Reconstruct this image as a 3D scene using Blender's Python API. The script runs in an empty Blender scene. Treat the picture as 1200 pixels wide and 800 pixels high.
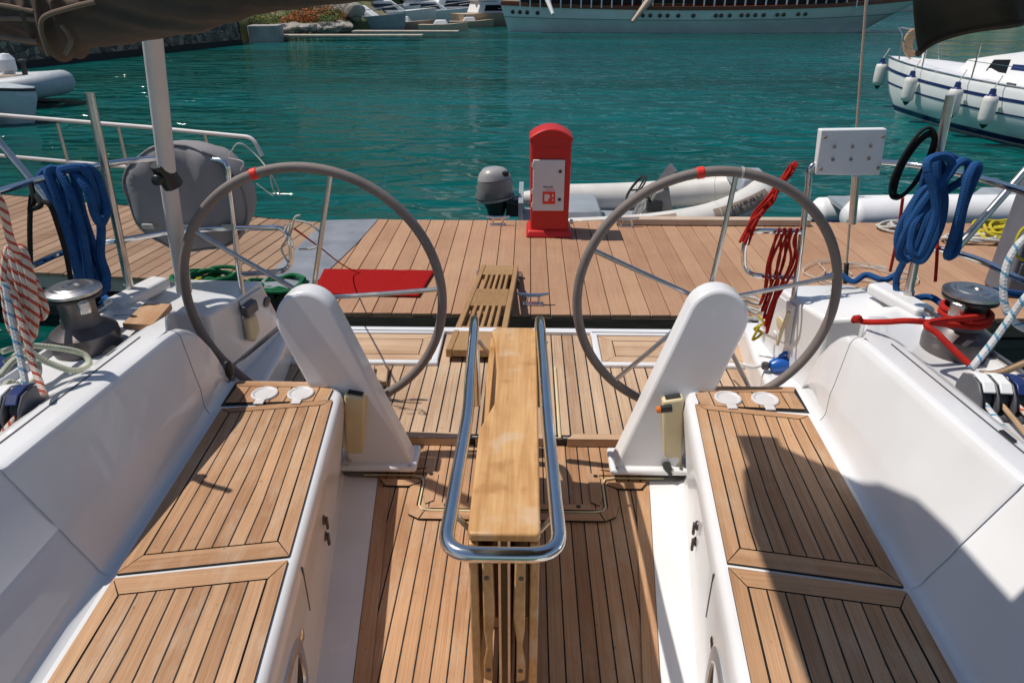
import bpy, bmesh, math, random
from math import sin, cos, pi, radians, sqrt, atan2
from mathutils import Vector, noise, Matrix
random.seed(7)
SC = bpy.context.scene
COL = SC.collection
V = Vector

# ------------------------------------------------------------------ camera model
FPX = 830.0; PIT = radians(26.57); YAW = radians(1.234); CAM = V((0.045, 0, 2.55))
def _ray(px, py):
    a = (px-600)/FPX; b = -(py-400)/FPX
    f = cos(PIT)+b*sin(PIT); u = -sin(PIT)+b*cos(PIT)
    return V((a*cos(YAW)-f*sin(YAW), a*sin(YAW)+f*cos(YAW), u))
def at(px, py, Y):            # point of the sight line at depth Y
    d = _ray(px, py); return CAM + d*(Y/d.y)
def atz(px, py, z):           # point of the sight line at height z
    d = _ray(px, py); return CAM + d*((z-CAM.z)/d.z)

# ------------------------------------------------------------------ materials
def mat(name, col=(.8,.8,.8), rough=.5, metal=0, coat=0, var=0, vscale=8, bump=0, bscale=40, spec=.5, stretch=(1,1,1), col2=None, aniso=False):
    m = bpy.data.materials.new(name); m.use_nodes = True
    nt = m.node_tree; b = nt.nodes['Principled BSDF']
    b.inputs['Base Color'].default_value = (*col, 1); b.inputs['Roughness'].default_value = rough
    b.inputs['Metallic'].default_value = metal; b.inputs['Coat Weight'].default_value = coat
    b.inputs['Specular IOR Level'].default_value = spec
    tc = nt.nodes.new('ShaderNodeTexCoord'); mp = nt.nodes.new('ShaderNodeMapping')
    mp.inputs['Scale'].default_value = stretch; nt.links.new(tc.outputs['Object'], mp.inputs['Vector'])
    if var or col2:
        n = nt.nodes.new('ShaderNodeTexNoise'); n.inputs['Scale'].default_value = vscale; n.inputs['Detail'].default_value = 6
        nt.links.new(mp.outputs[0], n.inputs['Vector'])
        r = nt.nodes.new('ShaderNodeValToRGB'); r.color_ramp.elements[0].position = .3; r.color_ramp.elements[1].position = .7
        c2 = col2 or tuple(c*(1-var) for c in col); c1 = col if col2 else tuple(min(1, c*(1+var)) for c in col)
        r.color_ramp.elements[0].color = (*c2, 1); r.color_ramp.elements[1].color = (*c1, 1)
        nt.links.new(n.outputs['Fac'], r.inputs['Fac']); nt.links.new(r.outputs[0], b.inputs['Base Color'])
        mr = nt.nodes.new('ShaderNodeMapRange'); mr.inputs['To Min'].default_value = rough*.8; mr.inputs['To Max'].default_value = min(1, rough*1.3)
        nt.links.new(n.outputs['Fac'], mr.inputs['Value']); nt.links.new(mr.outputs[0], b.inputs['Roughness'])
    if bump:
        n2 = nt.nodes.new('ShaderNodeTexNoise'); n2.inputs['Scale'].default_value = bscale; n2.inputs['Detail'].default_value = 5
        nt.links.new(mp.outputs[0], n2.inputs['Vector'])
        bp = nt.nodes.new('ShaderNodeBump'); bp.inputs['Strength'].default_value = bump; bp.inputs['Distance'].default_value = .01
        nt.links.new(n2.outputs['Fac'], bp.inputs['Height']); nt.links.new(bp.outputs[0], b.inputs['Normal'])
    return m

def nodes(m):
    nt = m.node_tree
    def N(t, **k):
        n = nt.nodes.new(t)
        for a, v in k.items(): setattr(n, a, v)
        return n
    return nt, N, nt.links.new, nt.nodes['Principled BSDF']

def math_n(N, L, op, a, b=None, c=None):
    n = N('ShaderNodeMath', operation=op)
    for i, x in enumerate((a, b, c)):
        if x is None: continue
        if isinstance(x, (int, float)): n.inputs[i].default_value = x
        else: L(x, n.inputs[i])
    return n.outputs[0]

def teak(name, c1, c2, line=.045, lines=True, rough=.6, caulk=(.012,.012,.012)):
    """planked teak: UV u = plank number, v = metres along the plank"""
    m = bpy.data.materials.new(name); m.use_nodes = True
    nt, N, L, b = nodes(m)
    uv = N('ShaderNodeUVMap'); sp = N('ShaderNodeSeparateXYZ'); L(uv.outputs[0], sp.inputs[0])
    u, v = sp.outputs[0], sp.outputs[1]
    fl = math_n(N, L, 'FLOOR', u)
    wn = N('ShaderNodeTexWhiteNoise', noise_dimensions='1D'); L(fl, wn.inputs['W'])
    cb = N('ShaderNodeCombineXYZ'); L(math_n(N, L, 'MULTIPLY', u, 5.0), cb.inputs[0])
    L(math_n(N, L, 'MULTIPLY_ADD', v, 1.6, math_n(N, L, 'MULTIPLY', wn.outputs[0], 37.0)), cb.inputs[1]); L(fl, cb.inputs[2])
    n1 = N('ShaderNodeTexNoise'); n1.inputs['Scale'].default_value = 1.6; n1.inputs['Detail'].default_value = 7; n1.inputs['Roughness'].default_value = .65
    L(cb.outputs[0], n1.inputs['Vector'])
    cb2 = N('ShaderNodeCombineXYZ'); L(math_n(N, L, 'MULTIPLY', u, 30.0), cb2.inputs[0]); L(math_n(N, L, 'MULTIPLY', v, 5.0), cb2.inputs[1]); L(fl, cb2.inputs[2])
    n2 = N('ShaderNodeTexNoise'); n2.inputs['Scale'].default_value = 1.0; n2.inputs['Detail'].default_value = 4; L(cb2.outputs[0], n2.inputs['Vector'])
    tc = N('ShaderNodeTexCoord'); n3 = N('ShaderNodeTexNoise'); n3.inputs['Scale'].default_value = 2.2; n3.inputs['Detail'].default_value = 5; L(tc.outputs['Object'], n3.inputs['Vector'])
    f = math_n(N, L, 'ADD', math_n(N, L, 'MULTIPLY', n1.outputs['Fac'], .75), math_n(N, L, 'MULTIPLY', n2.outputs['Fac'], .45))
    f = math_n(N, L, 'ADD', f, math_n(N, L, 'MULTIPLY', wn.outputs[0], .30)); f = math_n(N, L, 'ADD', f, math_n(N, L, 'MULTIPLY', n3.outputs['Fac'], .75))
    r = N('ShaderNodeMapRange'); r.inputs['From Min'].default_value = .80; r.inputs['From Max'].default_value = 1.46; L(f, r.inputs['Value'])
    mx = N('ShaderNodeMix', data_type='RGBA'); L(r.outputs[0], mx.inputs['Factor']); mx.inputs['A'].default_value = (*c1, 1); mx.inputs['B'].default_value = (*c2, 1)
    out = mx.outputs['Result']; h = n2.outputs['Fac']
    # greyed, weathered patches and dark grain streaks
    n5 = N('ShaderNodeTexNoise'); n5.inputs['Scale'].default_value = 5.5; n5.inputs['Detail'].default_value = 6; n5.inputs['Roughness'].default_value = .7
    mpw = N('ShaderNodeMapping'); mpw.inputs['Scale'].default_value = (1.6, .6, 1); mpw.inputs['Location'].default_value = (4, 9, 2); L(tc.outputs['Object'], mpw.inputs[0]); L(mpw.outputs[0], n5.inputs['Vector'])
    mg = N('ShaderNodeMapRange'); mg.inputs['From Min'].default_value = .50; mg.inputs['From Max'].default_value = .72; mg.inputs['To Max'].default_value = .55; L(n5.outputs['Fac'], mg.inputs['Value'])
    mxg = N('ShaderNodeMix', data_type='RGBA'); L(mg.outputs[0], mxg.inputs['Factor']); L(out, mxg.inputs['A']); mxg.inputs['B'].default_value = (.55,.42,.30,1); out = mxg.outputs['Result']
    cb6 = N('ShaderNodeCombineXYZ'); L(math_n(N, L, 'MULTIPLY', u, 22.0), cb6.inputs[0]); L(math_n(N, L, 'MULTIPLY', v, 2.2), cb6.inputs[1]); L(math_n(N, L, 'MULTIPLY', fl, 3.7), cb6.inputs[2])
    n6 = N('ShaderNodeTexNoise'); n6.inputs['Scale'].default_value = 1.0; n6.inputs['Detail'].default_value = 3; L(cb6.outputs[0], n6.inputs['Vector'])
    ms6 = N('ShaderNodeMapRange'); ms6.inputs['From Min'].default_value = .56; ms6.inputs['From Max'].default_value = .70; ms6.inputs['To Max'].default_value = .45; L(n6.outputs['Fac'], ms6.inputs['Value'])
    mx6 = N('ShaderNodeMix', data_type='RGBA'); L(ms6.outputs[0], mx6.inputs['Factor']); L(out, mx6.inputs['A']); mx6.inputs['B'].default_value = (.22,.115,.06,1); out = mx6.outputs['Result']
    # dirt specks
    n4 = N('ShaderNodeTexNoise'); n4.inputs['Scale'].default_value = 55; n4.inputs['Detail'].default_value = 2; L(tc.outputs['Object'], n4.inputs['Vector'])
    ms = N('ShaderNodeMapRange'); ms.inputs['From Min'].default_value = .70; ms.inputs['From Max'].default_value = .76; ms.inputs['To Max'].default_value = .45; L(n4.outputs['Fac'], ms.inputs['Value'])
    m4 = N('ShaderNodeMix', data_type='RGBA'); L(ms.outputs[0], m4.inputs['Factor']); L(out, m4.inputs['A']); m4.inputs['B'].default_value = (.10,.07,.045,1); out = m4.outputs['Result']
    if lines:
        fr = math_n(N, L, 'FRACT', u); d = math_n(N, L, 'ABSOLUTE', math_n(N, L, 'SUBTRACT', fr, .5))
        nw = N('ShaderNodeTexNoise'); nw.inputs['Scale'].default_value = 30; nw.inputs['Detail'].default_value = 3; L(tc.outputs['Object'], nw.inputs['Vector'])
        g = math_n(N, L, 'GREATER_THAN', d, math_n(N, L, 'MULTIPLY_ADD', nw.outputs['Fac'], line*.5, .5-line*1.4))
        m2 = N('ShaderNodeMix', data_type='RGBA'); L(g, m2.inputs['Factor']); L(out, m2.inputs['A']); m2.inputs['B'].default_value = (*caulk, 1)
        out = m2.outputs['Result']
        h = math_n(N, L, 'SUBTRACT', math_n(N, L, 'MULTIPLY', h, .5), g)
    bp = N('ShaderNodeBump'); bp.inputs['Strength'].default_value = .3; bp.inputs['Distance'].default_value = .0015; L(h, bp.inputs['Height']); L(bp.outputs[0], b.inputs['Normal'])
    L(out, b.inputs['Base Color']); b.inputs['Roughness'].default_value = rough; b.inputs['Specular IOR Level'].default_value = .25
    return m

def rope(name, c1, c2=None, frac=.5, scale=110, helix=1.0):
    """braided rope: UV u = around, v = metres along"""
    m = bpy.data.materials.new(name); m.use_nodes = True
    nt, N, L, b = nodes(m)
    uv = N('ShaderNodeUVMap'); sp = N('ShaderNodeSeparateXYZ'); L(uv.outputs[0], sp.inputs[0])
    k = math_n(N, L, 'MULTIPLY', sp.outputs[1], scale)
    s1 = math_n(N, L, 'SINE', math_n(N, L, 'MULTIPLY_ADD', sp.outputs[0], 12.566, math_n(N, L, 'MULTIPLY', k, 6.283)))
    s2 = math_n(N, L, 'SINE', math_n(N, L, 'MULTIPLY_ADD', sp.outputs[0], -12.566, math_n(N, L, 'MULTIPLY', k, 6.283)))
    h = math_n(N, L, 'MAXIMUM', s1, s2)
    bp = N('ShaderNodeBump'); bp.inputs['Strength'].default_value = .35; bp.inputs['Distance'].default_value = .0012; L(h, bp.inputs['Height']); L(bp.outputs[0], b.inputs['Normal'])
    no = N('ShaderNodeTexNoise'); no.inputs['Scale'].default_value = 25; tc = N('ShaderNodeTexCoord'); L(tc.outputs['Object'], no.inputs['Vector'])
    mx = N('ShaderNodeMix', data_type='RGBA'); mx.inputs['A'].default_value = (*[c*.6 for c in c1], 1); mx.inputs['B'].default_value = (*[min(1, c*1.25) for c in c1], 1)
    L(no.outputs['Fac'], mx.inputs['Factor']); out = mx.outputs['Result']
    if c2:
        w = math_n(N, L, 'FRACT', math_n(N, L, 'ADD', math_n(N, L, 'MULTIPLY', sp.outputs[1], scale*.28), math_n(N, L, 'MULTIPLY', sp.outputs[0], helix)))
        g = math_n(N, L, 'LESS_THAN', w, frac)
        m2 = N('ShaderNodeMix', data_type='RGBA'); L(g, m2.inputs['Factor']); L(out, m2.inputs['A']); m2.inputs['B'].default_value = (*c2, 1); out = m2.outputs['Result']
    L(out, b.inputs['Base Color']); b.inputs['Roughness'].default_value = .85; b.inputs['Specular IOR Level'].default_value = .2
    return m

def boards(name, c1, c2, rough=.7, along='Y', grain=40):
    """separate boards: tone by mesh island"""
    m = bpy.data.materials.new(name); m.use_nodes = True
    nt, N, L, b = nodes(m)
    g = N('ShaderNodeNewGeometry'); tc = N('ShaderNodeTexCoord'); mp = N('ShaderNodeMapping')
    mp.inputs['Scale'].default_value = (grain, 1.5, grain) if along == 'Y' else (1.5, grain, grain)
    L(tc.outputs['Object'], mp.inputs[0]); n = N('ShaderNodeTexNoise'); n.inputs['Scale'].default_value = 1.5; n.inputs['Detail'].default_value = 6; L(mp.outputs[0], n.inputs['Vector'])
    n3 = N('ShaderNodeTexNoise'); n3.inputs['Scale'].default_value = 1.3; n3.inputs['Detail'].default_value = 7; n3.inputs['Roughness'].default_value = .7; L(tc.outputs['Object'], n3.inputs['Vector'])
    f = math_n(N, L, 'ADD', math_n(N, L, 'MULTIPLY', g.outputs['Random Per Island'], .28), math_n(N, L, 'MULTIPLY', n.outputs['Fac'], .5))
    f = math_n(N, L, 'ADD', f, math_n(N, L, 'MULTIPLY', n3.outputs['Fac'], .8))
    r = N('ShaderNodeMapRange'); r.inputs['From Min'].default_value = .5; r.inputs['From Max'].default_value = 1.25; L(f, r.inputs['Value'])
    mx = N('ShaderNodeMix', data_type='RGBA'); L(r.outputs[0], mx.inputs['Factor']); mx.inputs['A'].default_value = (*c1, 1); mx.inputs['B'].default_value = (*c2, 1)
    L(mx.outputs['Result'], b.inputs['Base Color']); b.inputs['Roughness'].default_value = rough; b.inputs['Specular IOR Level'].default_value = .25
    bp = N('ShaderNodeBump'); bp.inputs['Strength'].default_value = .3; bp.inputs['Distance'].default_value = .003; L(n.outputs['Fac'], bp.inputs['Height']); L(bp.outputs[0], b.inputs['Normal'])
    return m

M = {}
M['gel'] = mat('gelcoat', (.78,.78,.79), .24, coat=.4, var=0, vscale=3.5, col2=(.70,.70,.705), bump=.03, bscale=9)
M['gel2'] = mat('nonskid_gelcoat', (.76,.76,.76), .5, var=.03, vscale=5, bump=.15, bscale=400)
M['cream'] = mat('cream_plastic', (.66,.56,.34), .5, var=.08, vscale=6)
M['teak'] = teak('teak_planks', (.27,.130,.060), (.60,.365,.205))
M['teak_m'] = teak('teak_margin', (.31,.155,.075), (.59,.36,.20), lines=False)
M['teak_g'] = teak('bleached_teak_planks', (.32,.19,.11), (.64,.46,.31), line=.05)
M['teak_gm'] = teak('bleached_teak_margin', (.36,.21,.12), (.64,.45,.295), lines=False)
M['caulk'] = mat('black_caulk', (.012,.012,.012), .6)
M['steel'] = mat('stainless_steel', (.72,.72,.72), .12, 1, var=.06, vscale=14)
M['steel2'] = mat('worn_stainless', (.60,.57,.54), .28, 1, var=.12, vscale=20)
M['alu'] = mat('white_painted_tube', (.62,.58,.56), .4, var=.06)
M['rim'] = mat('grey_leather', (.20,.165,.15), .62, bump=.25, bscale=300, var=.12, vscale=12)
M['winch'] = mat('grey_winch_alloy', (.115,.10,.10), .34, .6, var=.12, vscale=9)
M['black'] = mat('black_plastic', (.015,.015,.016), .4)
M['dark'] = mat('matt_dark', (.02,.02,.02), .8)
M['clutch'] = mat('dark_grey_plastic', (.09,.09,.10), .42, var=.15, vscale=20)
M['ply'] = None
M['canvas'] = mat('brown_canvas', (.125,.086,.068), .9, var=.22, vscale=9, bump=.3, bscale=60, spec=.15)
M['canvas2'] = mat('dark_grey_canvas', (.045,.042,.05), .9, var=.2, vscale=6, bump=.2, bscale=500, spec=.15)
M['piping'] = mat('tan_hem', (.22,.155,.12), .85, var=.15, spec=.15)
M['gcanvas'] = mat('grey_canvas', (.27,.255,.26), .9, var=.1, vscale=6, bump=.25, bscale=300, spec=.15)
M['red'] = mat('red_fibreglass', (.52,.012,.009), .42, var=.07, vscale=5)
M['redm'] = mat('red_mat_pile', (.36,.010,.010), .95, var=.2, vscale=60, bump=.8, bscale=300, spec=.1)
M['redp'] = mat('red_plastic', (.75,.03,.015), .5)
M['door'] = mat('cabinet_white', (.62,.60,.60), .45, var=.04)
M['white'] = mat('white_plastic', (.78,.78,.78), .4, var=.03, vscale=10)
M['pvc'] = mat('white_hypalon', (.62,.60,.56), .5, var=.06, vscale=6, bump=.1, bscale=60)
M['greypvc'] = mat('grey_hypalon', (.27,.30,.33), .5, var=.1, vscale=5)
M['tanpvc'] = mat('tan_rubber_patch', (.30,.23,.17), .7, var=.1, vscale=20)
M['ob'] = mat('outboard_grey', (.19,.185,.18), .35, .0, coat=.2, var=.05)
M['obl'] = mat('outboard_light_grey', (.34,.33,.32), .35, coat=.2)
M['blue'] = rope('blue_rope', (.015,.075,.22))
M['redr'] = rope('red_rope', (.42,.018,.012))
M['greenr'] = rope('green_rope', (.012,.13,.05))
M['yellowr'] = rope('yellow_rope', (.50,.42,.03))
M['blackr'] = rope('black_rope', (.015,.015,.015))
M['whiter'] = rope('white_rope', (.55,.53,.48))
M['wg'] = rope('pale_green_rope', (.50,.52,.40))
M['rw'] = rope('red_flecked_rope', (.62,.52,.44), (.42,.08,.05), .38, 110, 2)
M['bw'] = rope('blue_flecked_rope', (.60,.60,.60), (.12,.28,.42), .22, 90, 1)
M['tanr'] = rope('tan_rope', (.45,.30,.18))
M['bluep'] = mat('blue_plastic', (.01,.10,.42), .3, var=.1)
M['navy'] = mat('navy_paint', (.01,.025,.12), .4)
M['bluecan'] = mat('blue_canvas', (.015,.06,.35), .8, var=.2)
M['comp'] = boards('composite_boards', (.31,.168,.098), (.52,.318,.195), .75)
M['wood'] = boards('weathered_boards', (.20,.115,.07), (.42,.28,.185), .8, 'X', 30)
M['oldteak'] = boards('old_teak', (.27,.145,.06), (.50,.31,.155), .55, 'Y', 50)
M['fascia'] = mat('pontoon_fascia_wood', (.13,.085,.055), .85, var=.35, vscale=3, stretch=(1,1,12))
M['fasc2'] = mat('pale_timber_edge', (.40,.36,.29), .85, var=.2, vscale=3)
M['float'] = mat('concrete_float', (.055,.05,.042), .9, var=.3)
M['plate'] = mat('aluminium_plate', (.25,.27,.30), .55, .4, var=.15, vscale=4)
M['elec'] = mat('grey_box_plastic', (.13,.14,.17), .45, var=.1)
M['glass'] = mat('dark_window', (.012,.015,.02), .08)
M['stone'] = None
M['hullw'] = mat('hull_white', (.78,.80,.80), .35, var=.06, vscale=2)
M['hullb'] = mat('hull_pale_green', (.56,.66,.63), .4, var=.08, vscale=1)
M['mahog'] = mat('mahogany', (.16,.045,.02), .45, var=.2, vscale=2)
M['beige'] = mat('beige_spar', (.50,.38,.28), .6, var=.1)
M['fender'] = mat('fender_white', (.68,.66,.62), .45, var=.08, vscale=5)
M['rock'] = mat('rock', (.32,.29,.25), .9, var=.35, vscale=2, bump=.6, bscale=6)
M['conc'] = mat('concrete', (.33,.32,.30), .9, var=.2, vscale=1.2, bump=.2, bscale=20)

def make_ply():
    m = bpy.data.materials.new('varnished_plywood'); m.use_nodes = True
    nt, N, L, b = nodes(m)
    tc = N('ShaderNodeTexCoord'); mp = N('ShaderNodeMapping'); mp.inputs['Scale'].default_value = (22, 1.6, 10); L(tc.outputs['Object'], mp.inputs[0])
    n = N('ShaderNodeTexNoise'); n.inputs['Scale'].default_value = 2.2; n.inputs['Detail'].default_value = 8; n.inputs['Distortion'].default_value = .6; L(mp.outputs[0], n.inputs['Vector'])
    n2 = N('ShaderNodeTexNoise'); n2.inputs['Scale'].default_value = 6; n2.inputs['Detail'].default_value = 4; L(tc.outputs['Object'], n2.inputs['Vector'])
    r = N('ShaderNodeValToRGB'); e = r.color_ramp.elements; e[0].position = .3; e[0].color = (.40,.18,.05,1); e[1].position = .68; e[1].color = (.70,.43,.19,1)
    mpf = N('ShaderNodeMapping'); mpf.inputs['Scale'].default_value = (160, 5, 40); L(tc.outputs['Object'], mpf.inputs[0]); nf = N('ShaderNodeTexNoise'); nf.inputs['Scale'].default_value = 1; nf.inputs['Detail'].default_value = 5; L(mpf.outputs[0], nf.inputs['Vector'])
    f = math_n(N, L, 'ADD', math_n(N, L, 'MULTIPLY', n.outputs['Fac'], .42), math_n(N, L, 'MULTIPLY', n2.outputs['Fac'], .30)); f = math_n(N, L, 'ADD', f, math_n(N, L, 'MULTIPLY', nf.outputs['Fac'], .28)); L(f, r.inputs['Fac'])
    n3 = N('ShaderNodeTexNoise'); n3.inputs['Scale'].default_value = 9; n3.inputs['Detail'].default_value = 3
    mp3 = N('ShaderNodeMapping'); mp3.inputs['Location'].default_value = (3.3,1.2,0); L(tc.outputs['Object'], mp3.inputs[0]); L(mp3.outputs[0], n3.inputs['Vector'])
    st = N('ShaderNodeMapRange'); st.inputs['From Min'].default_value = .58; st.inputs['From Max'].default_value = .72; st.inputs['To Max'].default_value = .75; L(n3.outputs['Fac'], st.inputs['Value'])
    mx = N('ShaderNodeMix', data_type='RGBA'); L(st.outputs[0], mx.inputs['Factor']); L(r.outputs[0], mx.inputs['A']); mx.inputs['B'].default_value = (.33,.15,.04,1)
    st2 = N('ShaderNodeMapRange'); st2.inputs['From Min'].default_value = .44; st2.inputs['From Max'].default_value = .32; st2.inputs['To Max'].default_value = .5; L(n3.outputs['Fac'], st2.inputs['Value'])
    mx2 = N('ShaderNodeMix', data_type='RGBA'); L(st2.outputs[0], mx2.inputs['Factor']); L(mx.outputs['Result'], mx2.inputs['A']); mx2.inputs['B'].default_value = (.62,.48,.33,1)
    L(mx2.outputs['Result'], b.inputs['Base Color']); b.inputs['Roughness'].default_value = .42; b.inputs['Coat Weight'].default_value = .15
    return m
M['ply'] = make_ply()
def make_stone():
    m = bpy.data.materials.new('rubble_stone'); m.use_nodes = True
    nt, N, L, b = nodes(m)
    tc = N('ShaderNodeTexCoord'); v = N('ShaderNodeTexVoronoi'); v.inputs['Scale'].default_value = 3.6; L(tc.outputs['Object'], v.inputs['Vector'])
    ve = N('ShaderNodeTexVoronoi', feature='DISTANCE_TO_EDGE'); ve.inputs['Scale'].default_value = 3.6; L(tc.outputs['Object'], ve.inputs['Vector'])
    r = N('ShaderNodeValToRGB'); e = r.color_ramp.elements; e[0].color = (.07,.06,.05,1); e[1].color = (.30,.25,.20,1)
    sp = N('ShaderNodeSeparateColor'); L(v.outputs['Color'], sp.inputs[0]); L(sp.outputs[0], r.inputs['Fac'])
    g = N('ShaderNodeMapRange'); g.inputs['From Max'].default_value = .035; L(ve.outputs['Distance'], g.inputs['Value'])
    mx = N('ShaderNodeMix', data_type='RGBA'); L(g.outputs[0], mx.inputs['Factor']); mx.inputs['A'].default_value = (.10,.085,.07,1); L(r.outputs[0], mx.inputs['B'])
    L(mx.outputs['Result'], b.inputs['Base Color']); b.inputs['Roughness'].default_value = .9
    bp = N('ShaderNodeBump'); bp.inputs['Distance'].default_value = .06; L(g.outputs[0], bp.inputs['Height']); L(bp.outputs[0], b.inputs['Normal'])
    return m
M['stone'] = make_stone()

# ------------------------------------------------------------------ mesh builder
def catmull(pts, n=8, closed=False):
    pts = [V(p) for p in pts]
    if len(pts) < 3: return pts
    out = []; N_ = len(pts)
    rng = range(N_) if closed else range(N_-1)
    for i in rng:
        if closed: p0, p1, p2, p3 = pts[i-1], pts[i], pts[(i+1) % N_], pts[(i+2) % N_]
        else:
            p1, p2 = pts[i], pts[i+1]; p0 = pts[i-1] if i else p1*2-p2; p3 = pts[i+2] if i+2 < N_ else p2*2-p1
        for k in range(n):
            t = k/n
            out.append(.5*((2*p1)+(p2-p0)*t+(2*p0-5*p1+4*p2-p3)*t*t+(3*p1-p0-3*p2+p3)*t**3))
    if not closed: out.append(pts[-1])
    return out

def fillet(pts, r=.05, n=6):
    """polyline with rounded corners"""
    pts = [V(p) for p in pts]; out = [pts[0]]
    for i in range(1, len(pts)-1):
        a, b, c = pts[i-1], pts[i], pts[i+1]
        d = min(r, (a-b).length*.49, (c-b).length*.49)
        p, q = b+(a-b).normalized()*d, b+(c-b).normalized()*d
        for k in range(n+1):
            t = k/n; out.append(p*(1-t)**2+b*2*t*(1-t)+q*t*t)
    out.append(pts[-1]); return out

class MB:
    def __init__(s): s.v = []; s.f = []; s.uv = []; s.mi = []
    def face(s, pts, uv=None, mi=0):
        i = len(s.v); s.v += [V(p) for p in pts]; s.f.append(list(range(i, i+len(pts)))); s.uv.append(uv); s.mi.append(mi); return s
    def _add(s, vs, fs, uvs=None, mi=0):
        i = len(s.v); s.v += vs
        for k, f in enumerate(fs):
            s.f.append([i+a for a in f]); s.uv.append(uvs[k] if uvs else None); s.mi.append(mi)
        return s
    def box(s, c, d, rz=0, mi=0, mat3=None):
        c = V(c); x, y, z = [a/2 for a in d]
        R = mat3 or Matrix.Rotation(rz, 3, 'Z')
        vs = [c+R@V((sx*x, sy*y, sz*z)) for sx in (-1, 1) for sy in (-1, 1) for sz in (-1, 1)]
        return s._add(vs, [(0,1,3,2),(4,6,7,5),(0,4,5,1),(2,3,7,6),(0,2,6,4),(1,5,7,3)], mi=mi)
    def hexa(s, bot, top, mi=0):
        n = len(bot); vs = [V(p) for p in bot]+[V(p) for p in top]
        return s._add(vs, [tuple(range(n))[::-1], tuple(range(n, 2*n))]+[(i, (i+1) % n, n+(i+1) % n, n+i) for i in range(n)], mi=mi)
    def prism(s, poly, z0, z1, mi=0):          # poly in XY
        return s.hexa([(p[0], p[1], z0) for p in poly], [(p[0], p[1], z1) for p in poly], mi)
    def ext(s, poly, off, mi=0):               # any planar poly, extruded by a vector
        off = V(off); return s.hexa([V(p) for p in poly], [V(p)+off for p in poly], mi)
    def tube(s, pts, r, seg=10, closed=False, mi=0, caps=True, rad=None):
        pts = [V(p) for p in pts]; n = len(pts)
        T = []
        for i in range(n):
            if closed: t = pts[(i+1) % n]-pts[i-1]
            else: t = pts[min(i+1, n-1)]-pts[max(i-1, 0)]
            T.append(t.normalized() if t.length > 1e-9 else V((0, 0, 1)))
        a = T[0].orthogonal().normalized(); vs = []; L = 0; Ls = []
        for i in range(n):
            a = (a-T[i]*a.dot(T[i])); a = a.normalized() if a.length > 1e-6 else T[i].orthogonal().normalized()
            b = T[i].cross(a)
            if i: L += (pts[i]-pts[i-1]).length
            Ls.append(L); rr = rad[i] if rad else r
            vs += [pts[i]+(a*cos(2*pi*k/seg)+b*sin(2*pi*k/seg))*rr for k in range(seg)]
        fs = []; uvs = []
        for i in range(n if closed else n-1):
            j = (i+1) % n; l1 = Ls[i]; l2 = Ls[j] if j else L+(pts[0]-pts[-1]).length
            for k in range(seg):
                k2 = (k+1) % seg
                fs.append((i*seg+k, i*seg+k2, j*seg+k2, j*seg+k)); uvs.append([(k/seg, l1), ((k+1)/seg, l1), ((k+1)/seg, l2), (k/seg, l2)])
        if caps and not closed:
            fs += [tuple(range(seg))[::-1], tuple(range((n-1)*seg, n*seg))]; uvs += [None, None]
        return s._add(vs, fs, uvs, mi)
    def lathe(s, prof, c=(0,0,0), seg=28, axis=None, mi=0):   # prof: (r, h)
        c = V(c); R = V((0,0,1)).rotation_difference(V(axis)).to_matrix() if axis else Matrix.Identity(3)
        vs = []
        for r, h in prof: vs += [c+R@V((r*cos(2*pi*k/seg), r*sin(2*pi*k/seg), h)) for k in range(seg)]
        fs = [(i*seg+k, i*seg+(k+1) % seg, (i+1)*seg+(k+1) % seg, (i+1)*seg+k) for i in range(len(prof)-1) for k in range(seg)]
        if prof[0][0] > 1e-5: fs.append(tuple(range(seg))[::-1])
        if prof[-1][0] > 1e-5: n = len(prof)-1; fs.append(tuple(range(n*seg, (n+1)*seg)))
        return s._add(vs, fs, mi=mi)
    def loft(s, secs, closed=False, caps=False, mi=0, uv=False):
        n = len(secs[0]); vs = [V(p) for q in secs for p in q]; fs = []
        for i in range(len(secs)-1):
            for k in range(n if closed else n-1):
                k2 = (k+1) % n; fs.append((i*n+k, i*n+k2, (i+1)*n+k2, (i+1)*n+k))
        if caps: fs += [tuple(range(n))[::-1], tuple(range((len(secs)-1)*n, len(secs)*n))]
        return s._add(vs, fs, mi=mi)
    def build(s, name, mats, parent=None, bevel=0, bseg=2, smooth=35, origin=None, mirror=False, subsurf=0, weld=True, solid=0):
        o0 = V(origin) if origin else V((0,0,0))
        p = parent; base = V((0,0,0))
        while p: base += p.location; p = p.parent
        if origin: base = o0
        me = bpy.data.meshes.new(name)
        me.from_pydata([tuple(v-base) for v in s.v], [], s.f)
        ul = me.uv_layers.new(name='UVMap')
        for poly, uv in zip(me.polygons, s.uv):
            if uv:
                for li, c in zip(poly.loop_indices, uv): ul.data[li].uv = c
        if not isinstance(mats, (list, tuple)): mats = [mats]
        for m in mats: me.materials.append(M[m] if isinstance(m, str) else m)
        for poly, k in zip(me.polygons, s.mi): poly.material_index = k
        bm = bmesh.new(); bm.from_mesh(me)
        if weld: bmesh.ops.remove_doubles(bm, verts=bm.verts, dist=1e-5)
        bmesh.ops.recalc_face_normals(bm, faces=bm.faces)
        lim = radians(smooth)
        for f in bm.faces: f.smooth = True
        for e in bm.edges:
            e.smooth = not (len(e.link_faces) == 2 and e.calc_face_angle(0) > lim)
        bm.to_mesh(me); bm.free()
        o = bpy.data.objects.new(name, me); COL.objects.link(o)
        if origin: o.location = o0
        if parent: o.parent = parent
        if solid:
            so = o.modifiers.new('solid', 'SOLIDIFY'); so.thickness = solid; so.offset = 0
        if bevel:
            b = o.modifiers.new('bevel', 'BEVEL'); b.width = bevel; b.segments = bseg; b.limit_method = 'ANGLE'; b.angle_limit = radians(40); b.harden_normals = False
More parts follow.
